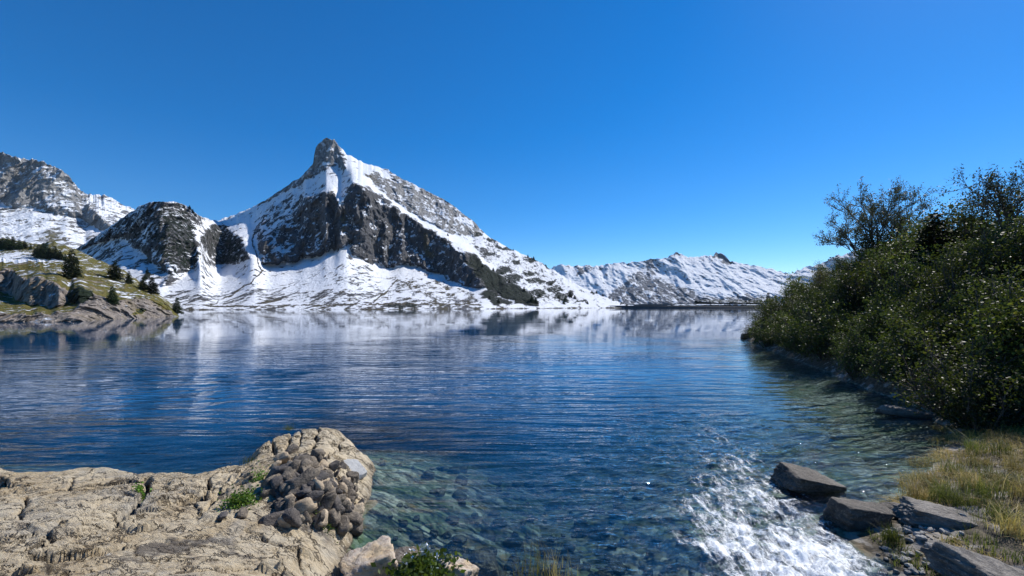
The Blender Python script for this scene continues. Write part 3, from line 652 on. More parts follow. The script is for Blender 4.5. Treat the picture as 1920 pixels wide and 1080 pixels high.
# rubble heap on the outcrop
protos = []; rr0 = random.Random(2)
for i in range(9):
    V, Fc = rock_geo(100+i, (1, rr0.uniform(.55, .95), rr0.uniform(.4, .75)), 3, planes=rr0.randint(9, 13), rough=.06, sharp=110); protos.append((V, Fc))
pm = [[mesh_flat('stone', V*1.15, Fc, mt) for V, Fc in protos] for mt in (M_RUB, M_RUB2, M_TAN)]
rr = random.Random(5)
hp = [(545, 862), (560, 905), (600, 885), (625, 905), (650, 930), (665, 960), (640, 985), (600, 990), (560, 975), (535, 945), (580, 935), (610, 945), (500, 930), (490, 975)]
heap = [(522, 852), (640, 870), (668, 905), (678, 945), (668, 985), (630, 998), (570, 985), (520, 985), (515, 930), (505, 900)]
k = 0
while k < 260:
    px = rr.uniform(485, 685); py = rr.uniform(850, 1003)
    if not inpoly(np.array(px), np.array(py), heap): continue
    p = rock_hit(px, py); s_ = rr.choice([.04, .05, .06, .08, .1, .13, .17, .22, .30])
    mt = rr.choices([0, 1, 2], [.5, .3, .2])[0]
    o = pm[mt][rr.randrange(9)].copy(); col.objects.link(o)
    cen = max(0, 1-math.hypot((px-600)/85, (py-930)/65))
    o.location = (p[0], p[1], p[2]+s_*.12+cen*rr.uniform(0, .17)); o.rotation_euler = (rr.uniform(-1.3, 1.3), rr.uniform(-1.3, 1.3), rr.uniform(0, 6.3)); o.scale = (s_*rr.uniform(.9, 1.4), s_*rr.uniform(.8, 1.3), s_*rr.uniform(.7, 1.2))
    tag(o, ['brown angular stone in the rubble heap on the outcrop tip', 'nearly black angular stone in the rubble heap on the outcrop tip', 'tan stone among the dark ones of the rubble heap'][mt], 'stone', ['brown stones of the rubble heap', 'black stones of the rubble heap', 'tan stones of the rubble heap'][mt])
    k += 1
for (px, py, s_, mt, lb) in [(372+138, 982, .26, 1, 'large dark faceted stone at the lower left foot of the rubble heap'), (505, 925, .22, 0, 'brown block standing apart just left of the rubble heap'), (455, 966, .14, 0, 'small brown stone on the pale outcrop left of the rubble heap'), (418, 970, .12, 1, 'small dark stone near the crack in the middle of the outcrop'), (548, 848, .2, 0, 'brown cobble perched above the rubble heap'), (653, 990, .2, 2, 'tan cobble at the waterside below the rubble heap'), (664, 962, .24, 2, 'rounded tan cobble at the right edge of the rubble heap')]:
    o = pm[mt][rr.randrange(9)].copy(); col.objects.link(o); p = rock_hit(px, py)
    o.location = (p[0], p[1], p[2]+s_*.15); o.rotation_euler = (rr.uniform(-.4, .4), rr.uniform(-.4, .4), rr.uniform(0, 6)); o.scale = (s_*1.2, s_, s_); tag(o, lb, 'stone')
# pinkish rocks at the bottom edge
for (px, py, z, dims, mt, sd_, lb, rz) in [(690, 1062, .15, (.62, .6, .42), M_PINK, 80, 'pink and white rock with a pointed tan top at the bottom edge', .5), (762, 1040, .05, (.34, .36, .3), M_PINK, 83, 'small white rock just behind the flowering plant', .2), (858, 1072, .1, (.34, .5, .36), M_PINK, 86, 'pale leaning rock right of the flowering plant', 1.0),
                                    (905, 1050, -.05, (.45, .5, .25), M_TAN, 88, 'half submerged tan rock at the waterline right of the flowering plant', .4), (1165, 1078, -.02, (.22, .2, .14), M_PINK, 90, 'white stone at the bottom edge right of the dry grass', 0)]:
    rock('rock', lb, onz(px, py, z)+[0, .1, -.25], dims, mt, sd_, rz, (.1, -.1), sub=5, sink=.1, rough=.13, sharp=60, planes=8)

# dam across the far end of the lake
m = N('dam_masonry'); DAM = m.fin(m.mix(m.ramp(m.noise(.3, 5, .6, 0, m.mapc((1, 1, 4))), .35, .65), (.05, .052, .055), (.10, .10, .10)), .85)
dam = empty('dam', (120, 690, 0)); tag(dam, 'long low dark dam wall closing the far end of the lake', 'dam')
def box(x0, x1, y0, y1, z0, z1):
    V = np.array([[a, b, c] for a in (x0, x1) for b in (y0, y1) for c in (z0, z1)]); return V, np.array([[0, 1, 3, 2], [4, 6, 7, 5], [0, 4, 5, 1], [2, 3, 7, 6], [0, 2, 6, 4], [1, 5, 7, 3]])
V, Fc = box(-105, 330, -3, 3, -5, 3.3); mesh('wall', V, Fc, DAM, dam, False)
V, Fc = box(-105, 330, -3.6, -3.002, 3.0, 3.9); mesh('parapet', V, Fc, DAM, dam, False)

# ---------------------------------------------------------------- leaves and trees
def leafmat(name, a, b, c, rough=.55, spec=.28, transl=.3, hue=.04):
    m = N(name); oi = m.n.new('ShaderNodeObjectInfo')
    t = m.attr('tint'); cc = m.mix(m.ramp(t, 0, .6, smooth=False), a, b); cc = m.mix(m.ramp(t, .78, .95), cc, c)
    h = m.n.new('ShaderNodeHueSaturation'); m.l.new(cc, h.inputs['Color'])
    m.put(h.inputs['Hue'], m.ramp(oi.outputs['Random'], 0, 1, .5-hue, .5+hue*.4, False)); m.put(h.inputs['Value'], m.ramp(oi.outputs['Random'], 0, 1, .35, 2.0, False))
    cc = h.outputs[0]
    m.fin(cc, rough, None, spec)
    tl = m.n.new('ShaderNodeBsdfTranslucent'); m.put(tl.inputs['Color'], m.mix(.35, cc, (.22, .30, .03)))
    mx = m.n.new('ShaderNodeMixShader'); mx.inputs[0].default_value = transl
    m.l.new(m.bsdf.outputs[0], mx.inputs[1]); m.l.new(tl.outputs[0], mx.inputs[2]); m.l.new(mx.outputs[0], m.out.inputs[0])
    return m.m
L_GREEN = leafmat('alder_leaves', (.006, .010, .004), (.034, .048, .010), (.20, .20, .028), transl=.26)  # brightest leaf colour stands for sunlit crests, darkest for shade
L_RED = leafmat('autumn_leaves', (.018, .010, .006), (.06, .038, .014), (.14, .06, .02), transl=.22)
L_YEL = leafmat('lit_leaves', (.02, .03, .006), (.09, .11, .016), (.24, .21, .03), transl=.3)  # brighter leaf copy with sunlight put into its colour
L_NEED = leafmat('needles', (.012, .022, .010), (.022, .036, .014), (.03, .045, .016), .7, .2, .05, .02)
m = N('bark'); BARK = m.fin(m.mix(m.ramp(m.noise(14, 5, .6, 0, m.mapc((1, 1, .3))), .35, .65), (.045, .035, .028), (.12, .10, .085)), .9)
def leaves(P, size, rs, droop=.3, asp=.55):
    """one folded leaf per point"""
    n = len(P); d = rs.normal(size=(n, 3)); d[:, 2] -= droop; d /= np.linalg.norm(d, axis=1)[:, None]
    s = np.cross(d, rs.normal(size=(n, 3))); s /= np.linalg.norm(s, axis=1)[:, None]
    L = size*rs.uniform(.6, 1.3, n)[:, None]; W = L*asp
    a = P; b = P+d*L*.5+s*W*.5; c = P+d*L; e = P+d*L*.5-s*W*.5
    V = np.stack([a, b, c, e], 1).reshape(-1, 3); Fc = np.arange(4*n).reshape(n, 4)
    return V, Fc
def tube(pts, rads, k=5):
    pts = np.array(pts, float); V = []; 
    for i, p in enumerate(pts):
        d = pts[min(i+1, len(pts)-1)]-pts[max(i-1, 0)]; d /= np.linalg.norm(d)+1e-9
        u = np.cross(d, [.3, 1, .2]); u /= np.linalg.norm(u); v = np.cross(d, u)
        for j in range(k):
            t = 2*math.pi*j/k; V.append(p+rads[i]*(math.cos(t)*u+math.sin(t)*v))
    Fc = [[i*k+j, i*k+(j+1) % k, (i+1)*k+(j+1) % k, (i+1)*k+j] for i in range(len(pts)-1) for j in range(k)]
    return np.array(V), np.array(Fc)
def join(parts):
    V = []; Fc = []; n = 0
    for v, f in parts: V.append(v); Fc.append(f+n); n += len(v)
    return np.concatenate(V), np.concatenate(Fc)
def shrub(seed, leafm, nl=5200, h=1.0, size=.085):
    """unit shrub about 2 m wide and tall: stems fanning from the base, leaf sprays at their ends"""
    rs = np.random.RandomState(seed); e = empty('shrub', (0, 0, 0)); e.rotation_euler = (0, 0, 0)
    T = []; tips = []
    for i in range(16):
        a = rs.uniform(0, 6.28); o = rs.uniform(.15, .85); hh = rs.uniform(1.1, 2.1)*(1-.35*o*o)
        p = np.array([0, 0, -.2]); q = np.array([math.cos(a)*o, math.sin(a)*o, hh])
        pts = [p+(q-p)*t+np.array([math.cos(a), math.sin(a), 0])*.18*math.sin(t*3.1)+rs.normal(size=3)*.03 for t in np.linspace(0, 1, 6)]
        T.append(tube(pts, np.linspace(.03, .006, 6), 4))
        for j in (2, 3, 4, 5):
            for _ in range(3):
                c = pts[j]+rs.normal(size=3)*np.array([.2, .2, .16]); tips.append(c); T.append(tube([pts[j-1], c], [.008, .003], 3))
    V, Fc = join(T); mesh('stem', V, Fc, BARK, e)
    tips = np.array(tips); ci = rs.randint(0, len(tips), nl)
    sc = rs.uniform(.06, .17, len(tips))[ci][:, None]
    P = tips[ci]+rs.normal(size=(nl, 3))*sc*np.array([1, 1, .75]); P[:, 2] = np.maximum(P[:, 2], -.1)
    V, Fc = leaves(P, size, rs)
    tint = np.clip(.65*rs.uniform(0, 1, len(tips))[ci]**1.7+.2*rs.uniform(0, 1, nl)+.2*P[:, 2]/2, 0, 1)  # tint rises with height, painting sunlit tops into the leaf colour
    mesh('foliage', V, Fc, leafm, e, False, attrs={'tint': np.repeat(tint, 4)})
    return e
protoS = [shrub(1, L_GREEN), shrub(2, L_GREEN), shrub(3, L_GREEN, 4200, size=.065), shrub(4, L_RED, 3600, size=.06), shrub(5, L_YEL, 4600), shrub(6, L_GREEN, 6000, size=.06)]
kinds = ['dark green leafy shrub', 'bushy dark shrub', 'loose green shrub', 'reddish brown shrub', 'yellow-green sunlit shrub', 'small-leaved green shrub']
used = [False]*6
rs = random.Random(11)
places = []
# rows from the waterline up the bank; y = metres ahead
yy = 10.6
while yy < 40.5:
    sxx = float(shoreX(yy))
    for r_i, off in enumerate([.55, 1.9, 3.3, 4.8, 6.4]):
        if yy > 36 and off > 2.5: continue
        if rs.random() < .06: continue
        px_ = sxx+off+rs.uniform(-.35, .35); py_ = yy+rs.uniform(-.5, .5)
        if px_/py_ > 1.32: continue
        places.append((r_i, px_, py_))
    yy += 1.25 if yy < 18 else 1.6 if yy < 28 else 2.0
for (r_i, a, b) in [(0, 9.6+1.2, 9.9), (1, 12.2, 9.8), (1, 12.9, 10.8), (2, 13.4, 9.9)]: places.append((r_i, a, b))
rown = ['at the waterline', 'in the second row up', 'halfway up the bank', 'high on the bank', 'along the crest of the bank']
places.sort(key=lambda t: (t[0], t[2]))
cnt = {}
tot = {}
plan = []
for (r_i, a, b) in places:
    k = rs.choices(range(6), [3, 3, 2, 1.6 if r_i > 1 else .5, 2.4 if (a/b > .8 and r_i in (1, 2, 3)) else .4, 3])[0]
    plan.append((k, r_i, a, b)); tot[(k, r_i)] = tot.get((k, r_i), 0)+1
ordw = ['nearest', 'second', 'third', 'fourth', 'fifth', 'sixth', 'seventh', 'eighth', 'ninth', 'tenth', 'eleventh', 'twelfth', 'thirteenth', 'fourteenth', 'fifteenth']
for (k, r_i, a, b) in plan:
    c = cnt.get((k, r_i), 0); cnt[(k, r_i)] = c+1
    lb = kinds[k]+' '+rown[r_i]+(', alone of its kind' if tot[(k, r_i)] == 1 else ', '+ordw[min(c, 14)]+' of its kind counting away')
    z = float(groundZ(a, b)); s_ = rs.uniform(.7, 1.3)*(.95 if r_i == 0 else 1.08)
    zs = s_*rs.uniform(.85, 1.1)
    if not used[k]:
        used[k] = True; o = protoS[k]; o.location = (a, b, z-.1); o.rotation_euler = (0, 0, rs.uniform(0, 6.3)); o.scale = (s_*1.05, s_*1.05, zs)
        tag(o, lb, 'shrub', 'shrubs covering the right bank')
    else:
        o = dup(protoS[k], (a, b, z-.1), rs.uniform(0, 6.3), (s_*1.05, s_*1.05, zs), lb, 'shrubs covering the right bank')
print('shrubs', len(plan))
# sparse multi-stemmed trees against the sky
def sparse_tree(name, base, hgt, spread, seed, label, leafm, nleaf):
    rs_ = np.random.RandomState(seed); e = empty(name, base); tag(e, label, 'tree')
    T = []; tips = []; trunk = []
    def grow(p, d, L, r, lev, acc):
        pts = [p]; q = p.copy(); dd = d.copy()
        for i in range(4):
            dd = dd+rs_.normal(size=3)*.10+np.array([0, 0, .04]); dd /= np.linalg.norm(dd); q = q+dd*L/4; pts.append(q.copy())
        acc.append(tube(pts, np.linspace(r, r*.5, 5), 4 if lev else 6))
        if lev >= 3:
            tips.extend(pts[1:]); return
        nb = 4 if lev < 2 else 5
        for i in range(nb):
            t = rs_.randint(2, 5); nd = dd+rs_.normal(size=3)*(.42 if lev < 2 else .6); nd[2] += .12; nd /= np.linalg.norm(nd)
            grow(pts[t].copy(), nd, L*rs_.uniform(.5, .72), r*.5, lev+1, T)
    for i in range(7):
        a = i*.9+rs_.uniform(-.3, .3); sp = spread*rs_.uniform(.25, 1)
        d = np.array([math.cos(a)*sp, math.sin(a)*sp, 1.0]); d /= np.linalg.norm(d)
        grow(np.array([math.cos(a)*.12, math.sin(a)*.12, -.3]), d, hgt*rs_.uniform(.42, .56), .07*hgt/5.5, 0, trunk)
    V, Fc = join(trunk); mesh('trunk', V, Fc, BARK, e)
    cr = empty('crown', (0, 0, 0)); cr.parent = e
    bpy.data.objects.remove(cr)
    V, Fc = join(T); mesh('branches', V, Fc, BARK, e)
    tips = np.array(tips); ci = rs_.randint(0, len(tips), nleaf); P = tips[ci]+rs_.normal(size=(nleaf, 3))*.07
    V, Fc = leaves(P, .11, rs_, .4, .4); mesh('crown', V, Fc, leafm, e, False, attrs={'tint': np.repeat(rs_.uniform(0, .9, nleaf), 4)})
    return e
L_SP = leafmat('sparse_leaves', (.04, .035, .02), (.07, .06, .03), (.10, .05, .03), transl=.2)
b_ = at(1655, 498, 27); sparse_tree('rowan_tree', b_+[0, 0, -.6], 6.3, .56, 3, 'tall sparse many-stemmed tree with few leaves standing up against the sky', L_SP, 17000)
b_ = at(1895, 400, 17); sparse_tree('rowan_tree', b_+[0, 0, -.8], 3.0, .5, 8, 'thin nearly bare tree at the right edge above the shrubs', L_SP, 3200)
b_ = at(1770, 440, 21.0)
# spruces
def spruce(seed, hgt=1.0, tiers=24, wid=.24, bare=.04):
    rs_ = np.random.RandomState(seed); e = empty('spruce_tree', (0, 0, 0))
    V, Fc = tube([(0, 0, -.05), (0, 0, .5), (0, 0, 1)], [.018, .011, .002], 6); mesh('trunk', V, Fc, BARK, e)
    P = []; Dv = []
    for t in range(tiers):
        z = bare+(1-bare)*(t/tiers)**.95; r = wid*(1-z)**.8*rs_.uniform(.8, 1.12)+.012
        nb = max(5, int(13*(1-z)+4))
        for b in range(nb):
            a = rs_.uniform(0, 6.28); rr_ = r*rs_.uniform(.65, 1.15)
            for s_ in np.linspace(.15, 1, max(3, int(rr_*60))):
                for _ in range(2):
                    P.append((math.cos(a)*rr_*s_+rs_.normal()*.008, math.sin(a)*rr_*s_+rs_.normal()*.008, z-.12*rr_*s_*s_*2+rs_.normal()*.006+.01)); Dv.append((math.cos(a), math.sin(a), -.3))
    P = np.array(P); Dv = np.array(Dv); n = len(P)
    d = Dv+rs_.normal(size=(n, 3))*.5; d /= np.linalg.norm(d, axis=1)[:, None]
    s = np.cross(d, rs_.normal(size=(n, 3))+[0, 0, 1.5]); s /= np.linalg.norm(s, axis=1)[:, None]
    L = .05*rs_.uniform(.7, 1.3, n)[:, None]; W = L*.5
    V = np.stack([P, P+d*L*.5+s*W*.5, P+d*L, P+d*L*.5-s*W*.5], 1).reshape(-1, 3)
    mesh('crown', V, np.arange(4*n).reshape(n, 4), L_NEED, e, False, attrs={'tint': np.repeat(rs_.uniform(0, 1, n), 4)})
    return e
SP = [spruce(1), spruce(2, wid=.3), spruce(3, wid=.2)]
spu = [False]*3
def put_spruce(k, p, h, label, group=None, wide=1.0, rz=0):
    global spu
    if not spu[k]:
        spu[k] = True; o = SP[k]; o.location = p; o.scale = (h*wide, h*wide, h); tag(o, label, 'tree', group)
    else:
        o = dup(SP[k], p, rz, (h*wide, h*wide, h), label, group); o['category'] = 'tree'
        if not group and 'group' in o: del o['group']
    return o
for (px, py, hpx, k, wd_, lb) in [(135, 521, 52, 1, 1.05, 'tallest dark spruce on the crest of the green headland'), (215, 521, 34, 1, 1.35, 'broad rounded conifer on the headland crest right of the tallest spruce'),
                             (242, 529, 24, 0, 1.1, 'slim small spruce right of the broad rounded conifer'), (211, 570, 34, 0, 1.2, 'dark spruce on the slope below the broad rounded conifer'),
                             (332, 586, 29, 1, 1.1, 'spruce standing alone at the water on the tip of the headland'), (268, 538, 24, 1, 1.3, 'bushy conifer behind the crest at the right end of the headland'), (285, 534, 30, 1, 1.3, 'larger bushy conifer farthest right behind the headland crest')]:
    p = sHill(px, py)
    h = hpx/F*p[1]; put_spruce(k, (p[0], p[1], p[2]-.1), h*1.03, lb, None, wd_, px)
p = at(1752, 455, 19); put_spruce(1, (p[0], p[1], p[2]-1.2), 2.5, 'bushy young conifer poking above the shrubs right of the sparse tree', None, 1.5, 1)
rs = random.Random(3)
for i, (px, py, hpx) in enumerate([(4, 466, 22), (14, 468, 26), (24, 466, 24), (36, 468, 20), (46, 466, 16), (58, 468, 12), (74, 482, 26), (84, 484, 30), (92, 486, 22), (102, 484, 24), (112, 486, 18), (122, 488, 14), (66, 478, 14), (-6, 466, 24), (134, 490, 12), (144, 492, 12)]):
    p = sMead(px, py); put_spruce(i % 3, (p[0], p[1], p[2]-.4), hpx/F*p[1], 'dark spruce in the row behind the green headland', 'spruces in the row behind the headland', 1.35, i)
spots = [(997, 566, 12), (1004, 568, 10), (982, 546, 8), (1069, 557, 10), (1061, 566, 11), (1057, 570, 9), (1102, 570, 6), (1077, 560, 7), (990, 482, 5), (1001, 487, 6), (1023, 499, 4), (962, 470, 4), (840, 442, 5), (355, 392, 7), (362, 397, 6), (345, 388, 5), (1033, 535, 6), (1047, 560, 7), (1011, 556, 7), (1118, 547, 5), (1110, 549, 5), (1130, 552, 5), (1150, 562, 5), (955, 530, 6), (940, 515, 6), (925, 508, 6), (905, 500, 6), (918, 562, 8), (935, 568, 8), (283, 492, 7), (276, 512, 9), (272, 524, 8)]
for i, (px, py, hpx) in enumerate(spots):
    p = sMain(px, py); put_spruce(i % 3, (p[0], p[1], p[2]-1), hpx*1.2/F*p[1], 'small dark conifer on the snowy slope of the great mountain', 'conifers dotted over the mountain slope', 1.5, i)
# low island of trees on the far right shore beside the dam
V, Fc = rock_geo(301, (150, 60, 30), 5, rough=.12); o = mesh('hill', V, Fc, M_MAIN, attrs={'mask': np.tile([.55, .55, .5], (len(V), 1))}); o.location = (395, 760, 2); tag(o, kind='structure')
V, Fc = rock_geo(303, (260, 60, 14), 5, rough=.12); o = mesh('hill', V, Fc, M_MAIN, attrs={'mask': np.tile([.7, .4, .4], (len(V), 1))}); o.location = (370, 720, 0); tag(o, kind='structure')
for i in range(18):
    a = [1375, 1382, 1390, 1399, 1406, 1414, 1420, 1427, 1440, 1441, 1450, 1366, 1350, 1340, 1456, 1330, 1397, 1434][i]; D = 745
    p = at(a, 574, D); hh = [7, 8, 7, 9, 8, 9, 8, 9, 22, 14, 10, 7, 6, 6, 12, 5, 7, 9][i]
    base = 6 if i not in (12, 13, 15) else 1
    put_spruce(i % 3, (p[0], p[1], base), hh/F*D, 'dark conifer on the low wooded knoll beside the right end of the dam', 'conifers on the knoll beside the dam', 1.5, i)

# ---------------------------------------------------------------- grass, plants, pebbles
def blades(P, h, rs_, lean=.5, wid=.006, seg=3, dirb=(0, 0)):
    n = len(P); a = rs_.uniform(0, 6.28, n); L = h*rs_.uniform(.5, 1.3, n); le = lean*rs_.uniform(.2, 1.3, n)
    dx = np.cos(a)*le+dirb[0]; dy = np.sin(a)*le+dirb[1]
    sx_ = -np.sin(a)*wid; sy_ = np.cos(a)*wid; rows = []
    for i in range(seg+1):
        t = i/seg; wf = (1-t)*.9+.1
        cx_ = P[:, 0]+dx*L*t*t; cy_ = P[:, 1]+dy*L*t*t; cz = P[:, 2]+L*(t-.35*t*t*np.minimum(le+np.hypot(*dirb), 1.6))
        rows.append(np.stack([np.stack([cx_-sx_*wf, cy_-sy_*wf, cz], 1), np.stack([cx_+sx_*wf, cy_+sy_*wf, cz], 1)], 1))
    V = np.stack(rows, 1).reshape(-1, 3); b = (np.arange(n)*(seg+1)*2)[:, None]
    Fc = np.concatenate([b+np.array([[2*i, 2*i+1, 2*i+3, 2*i+2]]) for i in range(seg)], 0)
    return V, Fc, (seg+1)*2
G_DRY = leafmat('dry_grass', (.15, .13, .035), (.36, .25, .09), (.50, .38, .18), .6, .3, .35, .02)
G_GRN = leafmat('green_grass', (.06, .09, .015), (.13, .14, .03), (.25, .22, .07), .55, .3, .35, .02)
rs = np.random.RandomState(4)
def grass_patch(n, x0, x1, y0, y1, test):
    Xc = rs.uniform(x0, x1, n); Yc = rs.uniform(y0, y1, n); k = test(Xc, Yc); Xc, Yc = Xc[k], Yc[k]
    return np.stack([Xc, Yc, groundZ(Xc, Yc)-.01], 1)
q_s = onz(1790, 1005, .05); q_s[1] += .05; q_j = onz(1900, 1125, .1)
P = grass_patch(70000, 4.5, 14, 3.6, 11.2, lambda a, b: (a-shoreX(b) > -.35+.5*noise(a*1.5, b*1.5)) & (noise(a*1.7, b*1.7, 3) > -.12) & (b > 4.2) & (a/b < 1.3) & ((a-shoreX(b) > .9) | (b > 6.0)) & (np.hypot((a-q_s[0])/.78, (b-q_s[1])/.48) > 1) & (np.hypot((a-q_j[0])/.8, (b-q_j[1])/.5) > 1))
V, Fc, k = blades(P, .18, rs, 1.0, .0045, 3, (-.55, -.3)); g1 = mesh('grass', V, Fc, G_DRY, smooth=False, attrs={'tint': np.repeat(np.clip(.5+.7*noise(P[:, 0]*1.3, P[:, 1]*1.3, 5)+rs.normal(size=len(P))*.18, 0, 1), k)})
tag(g1, 'matted dry yellow and green grass along the right bank', 'grass', kind='stuff')
P = grass_patch(9000, 4.3, 8, 4.3, 7, lambda a, b: (a-shoreX(b) > .15) & (noise(a*2.3, b*2.3, 7) > .12))
V, Fc, k = blades(P, .12, rs, .8, .005, 3); g2 = mesh('grass', V, Fc, G_GRN, smooth=False, attrs={'tint': np.repeat(rs.uniform(0, 1, len(P)), k)})
tag(g2, 'short green weeds between the slabs beside the stream', 'grass', kind='stuff')
def tuft(name, p, n, h, spread, mat, label, lean=.35, wid=.003, cat='grass tuft', group=None):
    q = np.stack([p[0]+rs.normal(size=n)*spread, p[1]+rs.normal(size=n)*spread, np.full(n, p[2])], 1)-np.array(p)
    V, Fc, k = blades(q, h, rs, lean, wid, 4); o = mesh(name, V, Fc, mat, smooth=False, attrs={'tint': np.repeat(rs.uniform(0, 1, n), k)}); o.location = p
    return tag(o, label, cat, group)
tuft('grass_tuft', onz(1000, 1088, .0), 90, .42, .16, G_DRY, 'thin dry grass stalks rising from the water at the bottom edge', .35)
tuft('grass_tuft', onz(1045, 1092, .0), 60, .30, .10, G_DRY, 'lower clump of dry grass right of the tall stalks at the bottom edge', .5)
tuft('grass_tuft', onz(1672, 1015, .1), 220, .22, .05, G_GRN, 'green grass tuft between the two dark boulders by the stream', .7)
tuft('grass_tuft', onz(1850, 1005, .1), 260, .30, .12, G_GRN, 'green and yellow grass tuft at the right end of the long slab', .6)
tuft('grass_tuft', onz(1735, 960, .0), 40, .45, .10, G_DRY, 'tall bare stalks leaning beside the flooded grass', .6, .003)
tuft('grass_tuft', rock_hit(542, 806), 60, .13, .05, G_GRN, 'small grass tuft on the top edge of the outcrop tip', .5)
tuft('grass_tuft', rock_hit(462, 864)+[0, .03, -.05], 60, .13, .06, G_GRN, 'dark grass tuft in the notch on the back edge of the outcrop', .5)
rt = random.Random(21)
hue = ['straw-coloured', 'yellow-green', 'pale dry', 'green']
spotsT = [(1745, 905), (1790, 890), (1835, 880), (1880, 868), (1905, 900), (1860, 915), (1815, 930), (1770, 945), (1890, 945), (1850, 960), (1915, 975), (1880, 1000), (1900, 1030), (1830, 850), (1875, 838), (1912, 828), (1725, 930), (1800, 965)]
nm = ['at the flooded edge', 'behind the first at the flooded edge', 'in the middle of the flooded grass', 'at the back of the flooded grass', 'by the right frame edge above the slabs', 'in the middle of the grassy bank', 'above the long slab', 'just above the left end of the long slab', 'right of the grassy bank centre', 'right behind the long slab', 'beside the right end of the jagged slab', 'between long slab and jagged slab', 'over the jagged slab', 'near the driftwood strip', 'below the last shrub', 'under the shrubs at the right frame edge', 'left of the long slab at the water', 'leaning over the long slab']
for i, (a, b) in enumerate(spotsT):
    p = onz(a, b, .1); p[2] = float(groundZ(p[0], p[1]))-.01; k = i % 4
    tuft('grass_tussock', p, 170, rt.uniform(.26, .42), rt.uniform(.07, .13), G_GRN if k in (1, 3) else G_DRY, hue[k]+' grass tussock '+nm[i], .8, .004, 'grass tuft', 'tussocks on the right bank')
def herb(name, p, n, r, size, mat, label, hgt=.06):
    q = rs.normal(size=(n, 3))*np.array([r, r, 0]); q[:, 2] = np.abs(rs.normal(size=n))*hgt
    for i in range(n): q[i, 2] += rockH(p[0]+q[i, 0], p[1]+q[i, 1])-p[2] if p[0] < -.9 else 0
    V, Fc = leaves(q, size, rs, -.4, .75); o = mesh(name, V, Fc, mat, smooth=False, attrs={'tint': np.repeat(rs.uniform(0, .9, n), 4)}); o.location = p
    return tag(o, label, 'plant')
G_HERB = leafmat('herb_leaves', (.05, .11, .012), (.10, .20, .02), (.16, .24, .04), .5, .35, .3, .02)
herb('green_plant', rock_hit(452, 946), 700, .085, .035, G_HERB, 'bright green cushion plant in a hollow of the pale outcrop')
herb('green_plant', rock_hit(484, 902), 220, .05, .025, G_HERB, 'small green plant above the bright green cushion on the outcrop')
herb('green_plant', rock_hit(268, 935), 300, .035, .03, G_HERB, 'green moss growing inside the deep crack of the outcrop', .04)
herb('green_plant', rock_hit(610, 985), 200, .05, .025, G_HERB, 'tiny green plant at the foot of the rubble heap')
# flowering plant at the bottom edge
pb = onz(790, 1078, .12); e = empty('flowering_plant', pb); tag(e, 'leafy green plant with white flowers between pale rocks at the bottom edge', 'plant')
n = 520; q = rs.normal(size=(n, 3))*np.array([.17, .12, .0]); q[:, 2] = .02+np.abs(rs.normal(size=n))*.07
V, Fc = leaves(q, .07, rs, -.5, .6); mesh('foliage', V, Fc, G_HERB, e, False, attrs={'tint': np.repeat(rs.uniform(0, .9, n), 4)})
m = N('petals'); PET = m.fin((.82, .84, .88), .5)
fp = [(-.17, .08, .17), (-.13, .12, .20), (-.1, .03, .16), (-.06, .14, .22), (-.2, .0, .13), (.02, .16, .22), (.05, .13, .2), (.16, .05, .16), (-.15, -.03, .12), (-.02, .1, .19)]
st_, pt_ = [], []
for (a, b, c) in fp:
    V, Fc = tube([(a*.6, b*.6, .02), (a, b, c)], [.002, .0015], 4); mesh('stem', V, Fc, G_HERB, e)
    qs = np.array([[a, b, c]]*6)+rs.normal(size=(6, 3))*.006; V, Fc = leaves(qs, .035, rs, -1.2, .5); mesh('flower', V, Fc, PET, e, False)
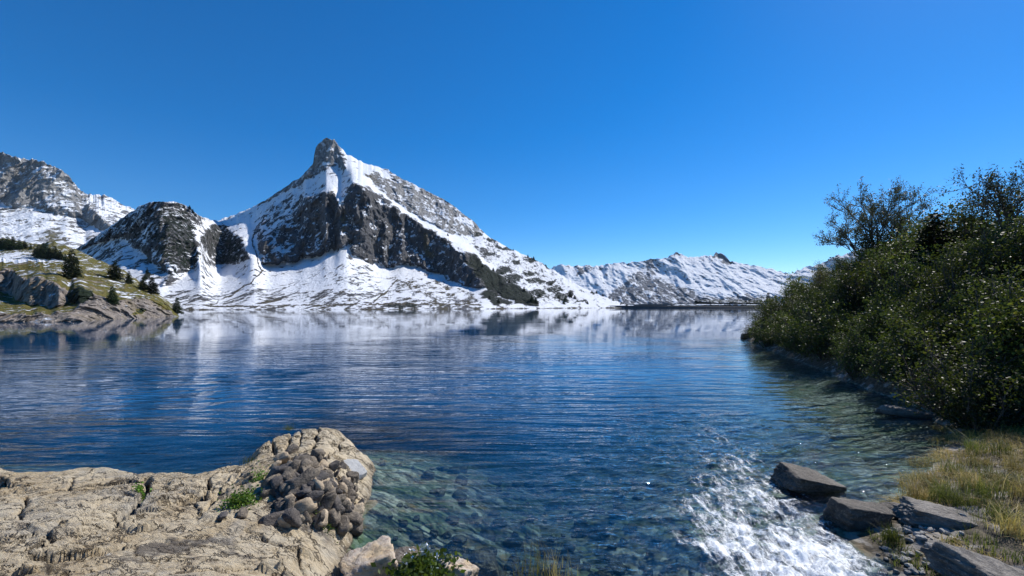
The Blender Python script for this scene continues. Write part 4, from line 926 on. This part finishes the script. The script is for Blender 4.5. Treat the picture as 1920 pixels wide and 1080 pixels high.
# pebbles near the slabs and stones on the bed
rr = random.Random(9); M_PEB = rock_mat('pebble_stone', (.40, .39, .37), (.26, .25, .235), (.5, .49, .46), k=2)
pms = [mesh('pebble', *rock_geo(200+i, (1, .8, .55), 3, rough=.03), M_PEB, link=False) for i in range(5)]
k = 0
while k < 110:
    px = rr.uniform(1640, 1830); py = rr.uniform(998, 1080); p = onz(px, py, .05)
    if rr.random() > math.exp(-((px-1710)/60)**2): continue
    z = float(groundZ(p[0], p[1])); s_ = rr.uniform(.035, .11)
    o = pms[rr.randrange(5)].copy(); col.objects.link(o); o.location = (p[0], p[1], z+s_*.15); o.scale = (s_, s_, s_); o.rotation_euler = (rr.uniform(-.4, .4), rr.uniform(-.4, .4), rr.uniform(0, 6))
    tag(o, 'small grey pebble among the slabs beside the stream', 'pebble', 'pebbles between the slabs'); k += 1
M_SUB = rock_mat('submerged_stone', (.36, .34, .26), (.20, .20, .13), (.45, .43, .36), k=1.5)
sms = [mesh('submerged_stone', *rock_geo(230+i, (1, .85, .5), 3, rough=.05), M_SUB, link=False) for i in range(5)]
k = 0
while k < 190:
    px = rr.uniform(640, 1230); py = rr.uniform(850, 1090); p = onz(px, py, -.3); z = float(groundZ(p[0], p[1]))
    if z < -1.7 or sdist(np.array(p[0]), np.array(p[1]), poly_rock) > -.05: continue
    s_ = rr.choice([.1, .14, .18, .25, .34])
    if z+s_*.35 > -.03: continue
    o = sms[rr.randrange(5)].copy(); col.objects.link(o); o.location = (p[0], p[1], z+s_*.1); o.scale = (s_, s_, s_); o.rotation_euler = (rr.uniform(-.3, .3), rr.uniform(-.3, .3), rr.uniform(0, 6))
    tag(o, 'stone lying on the lake bed in the clear shallows near the outcrop', 'stone', 'stones on the lake bed'); k += 1

# ---------------------------------------------------------------- air
m = N('air'); m.n.remove(m.bsdf); vp = m.n.new('ShaderNodeVolumePrincipled')
vp.inputs['Color'].default_value = (.55, .75, 1, 1); vp.inputs['Density'].default_value = .000022
m.l.new(vp.outputs[0], m.out.inputs['Volume'])
V, Fc = box(-4800, 4800, -80, 5400, -30, 1500); hz = mesh('haze', V, Fc, m.m, smooth=False); tag(hz, kind='stuff')
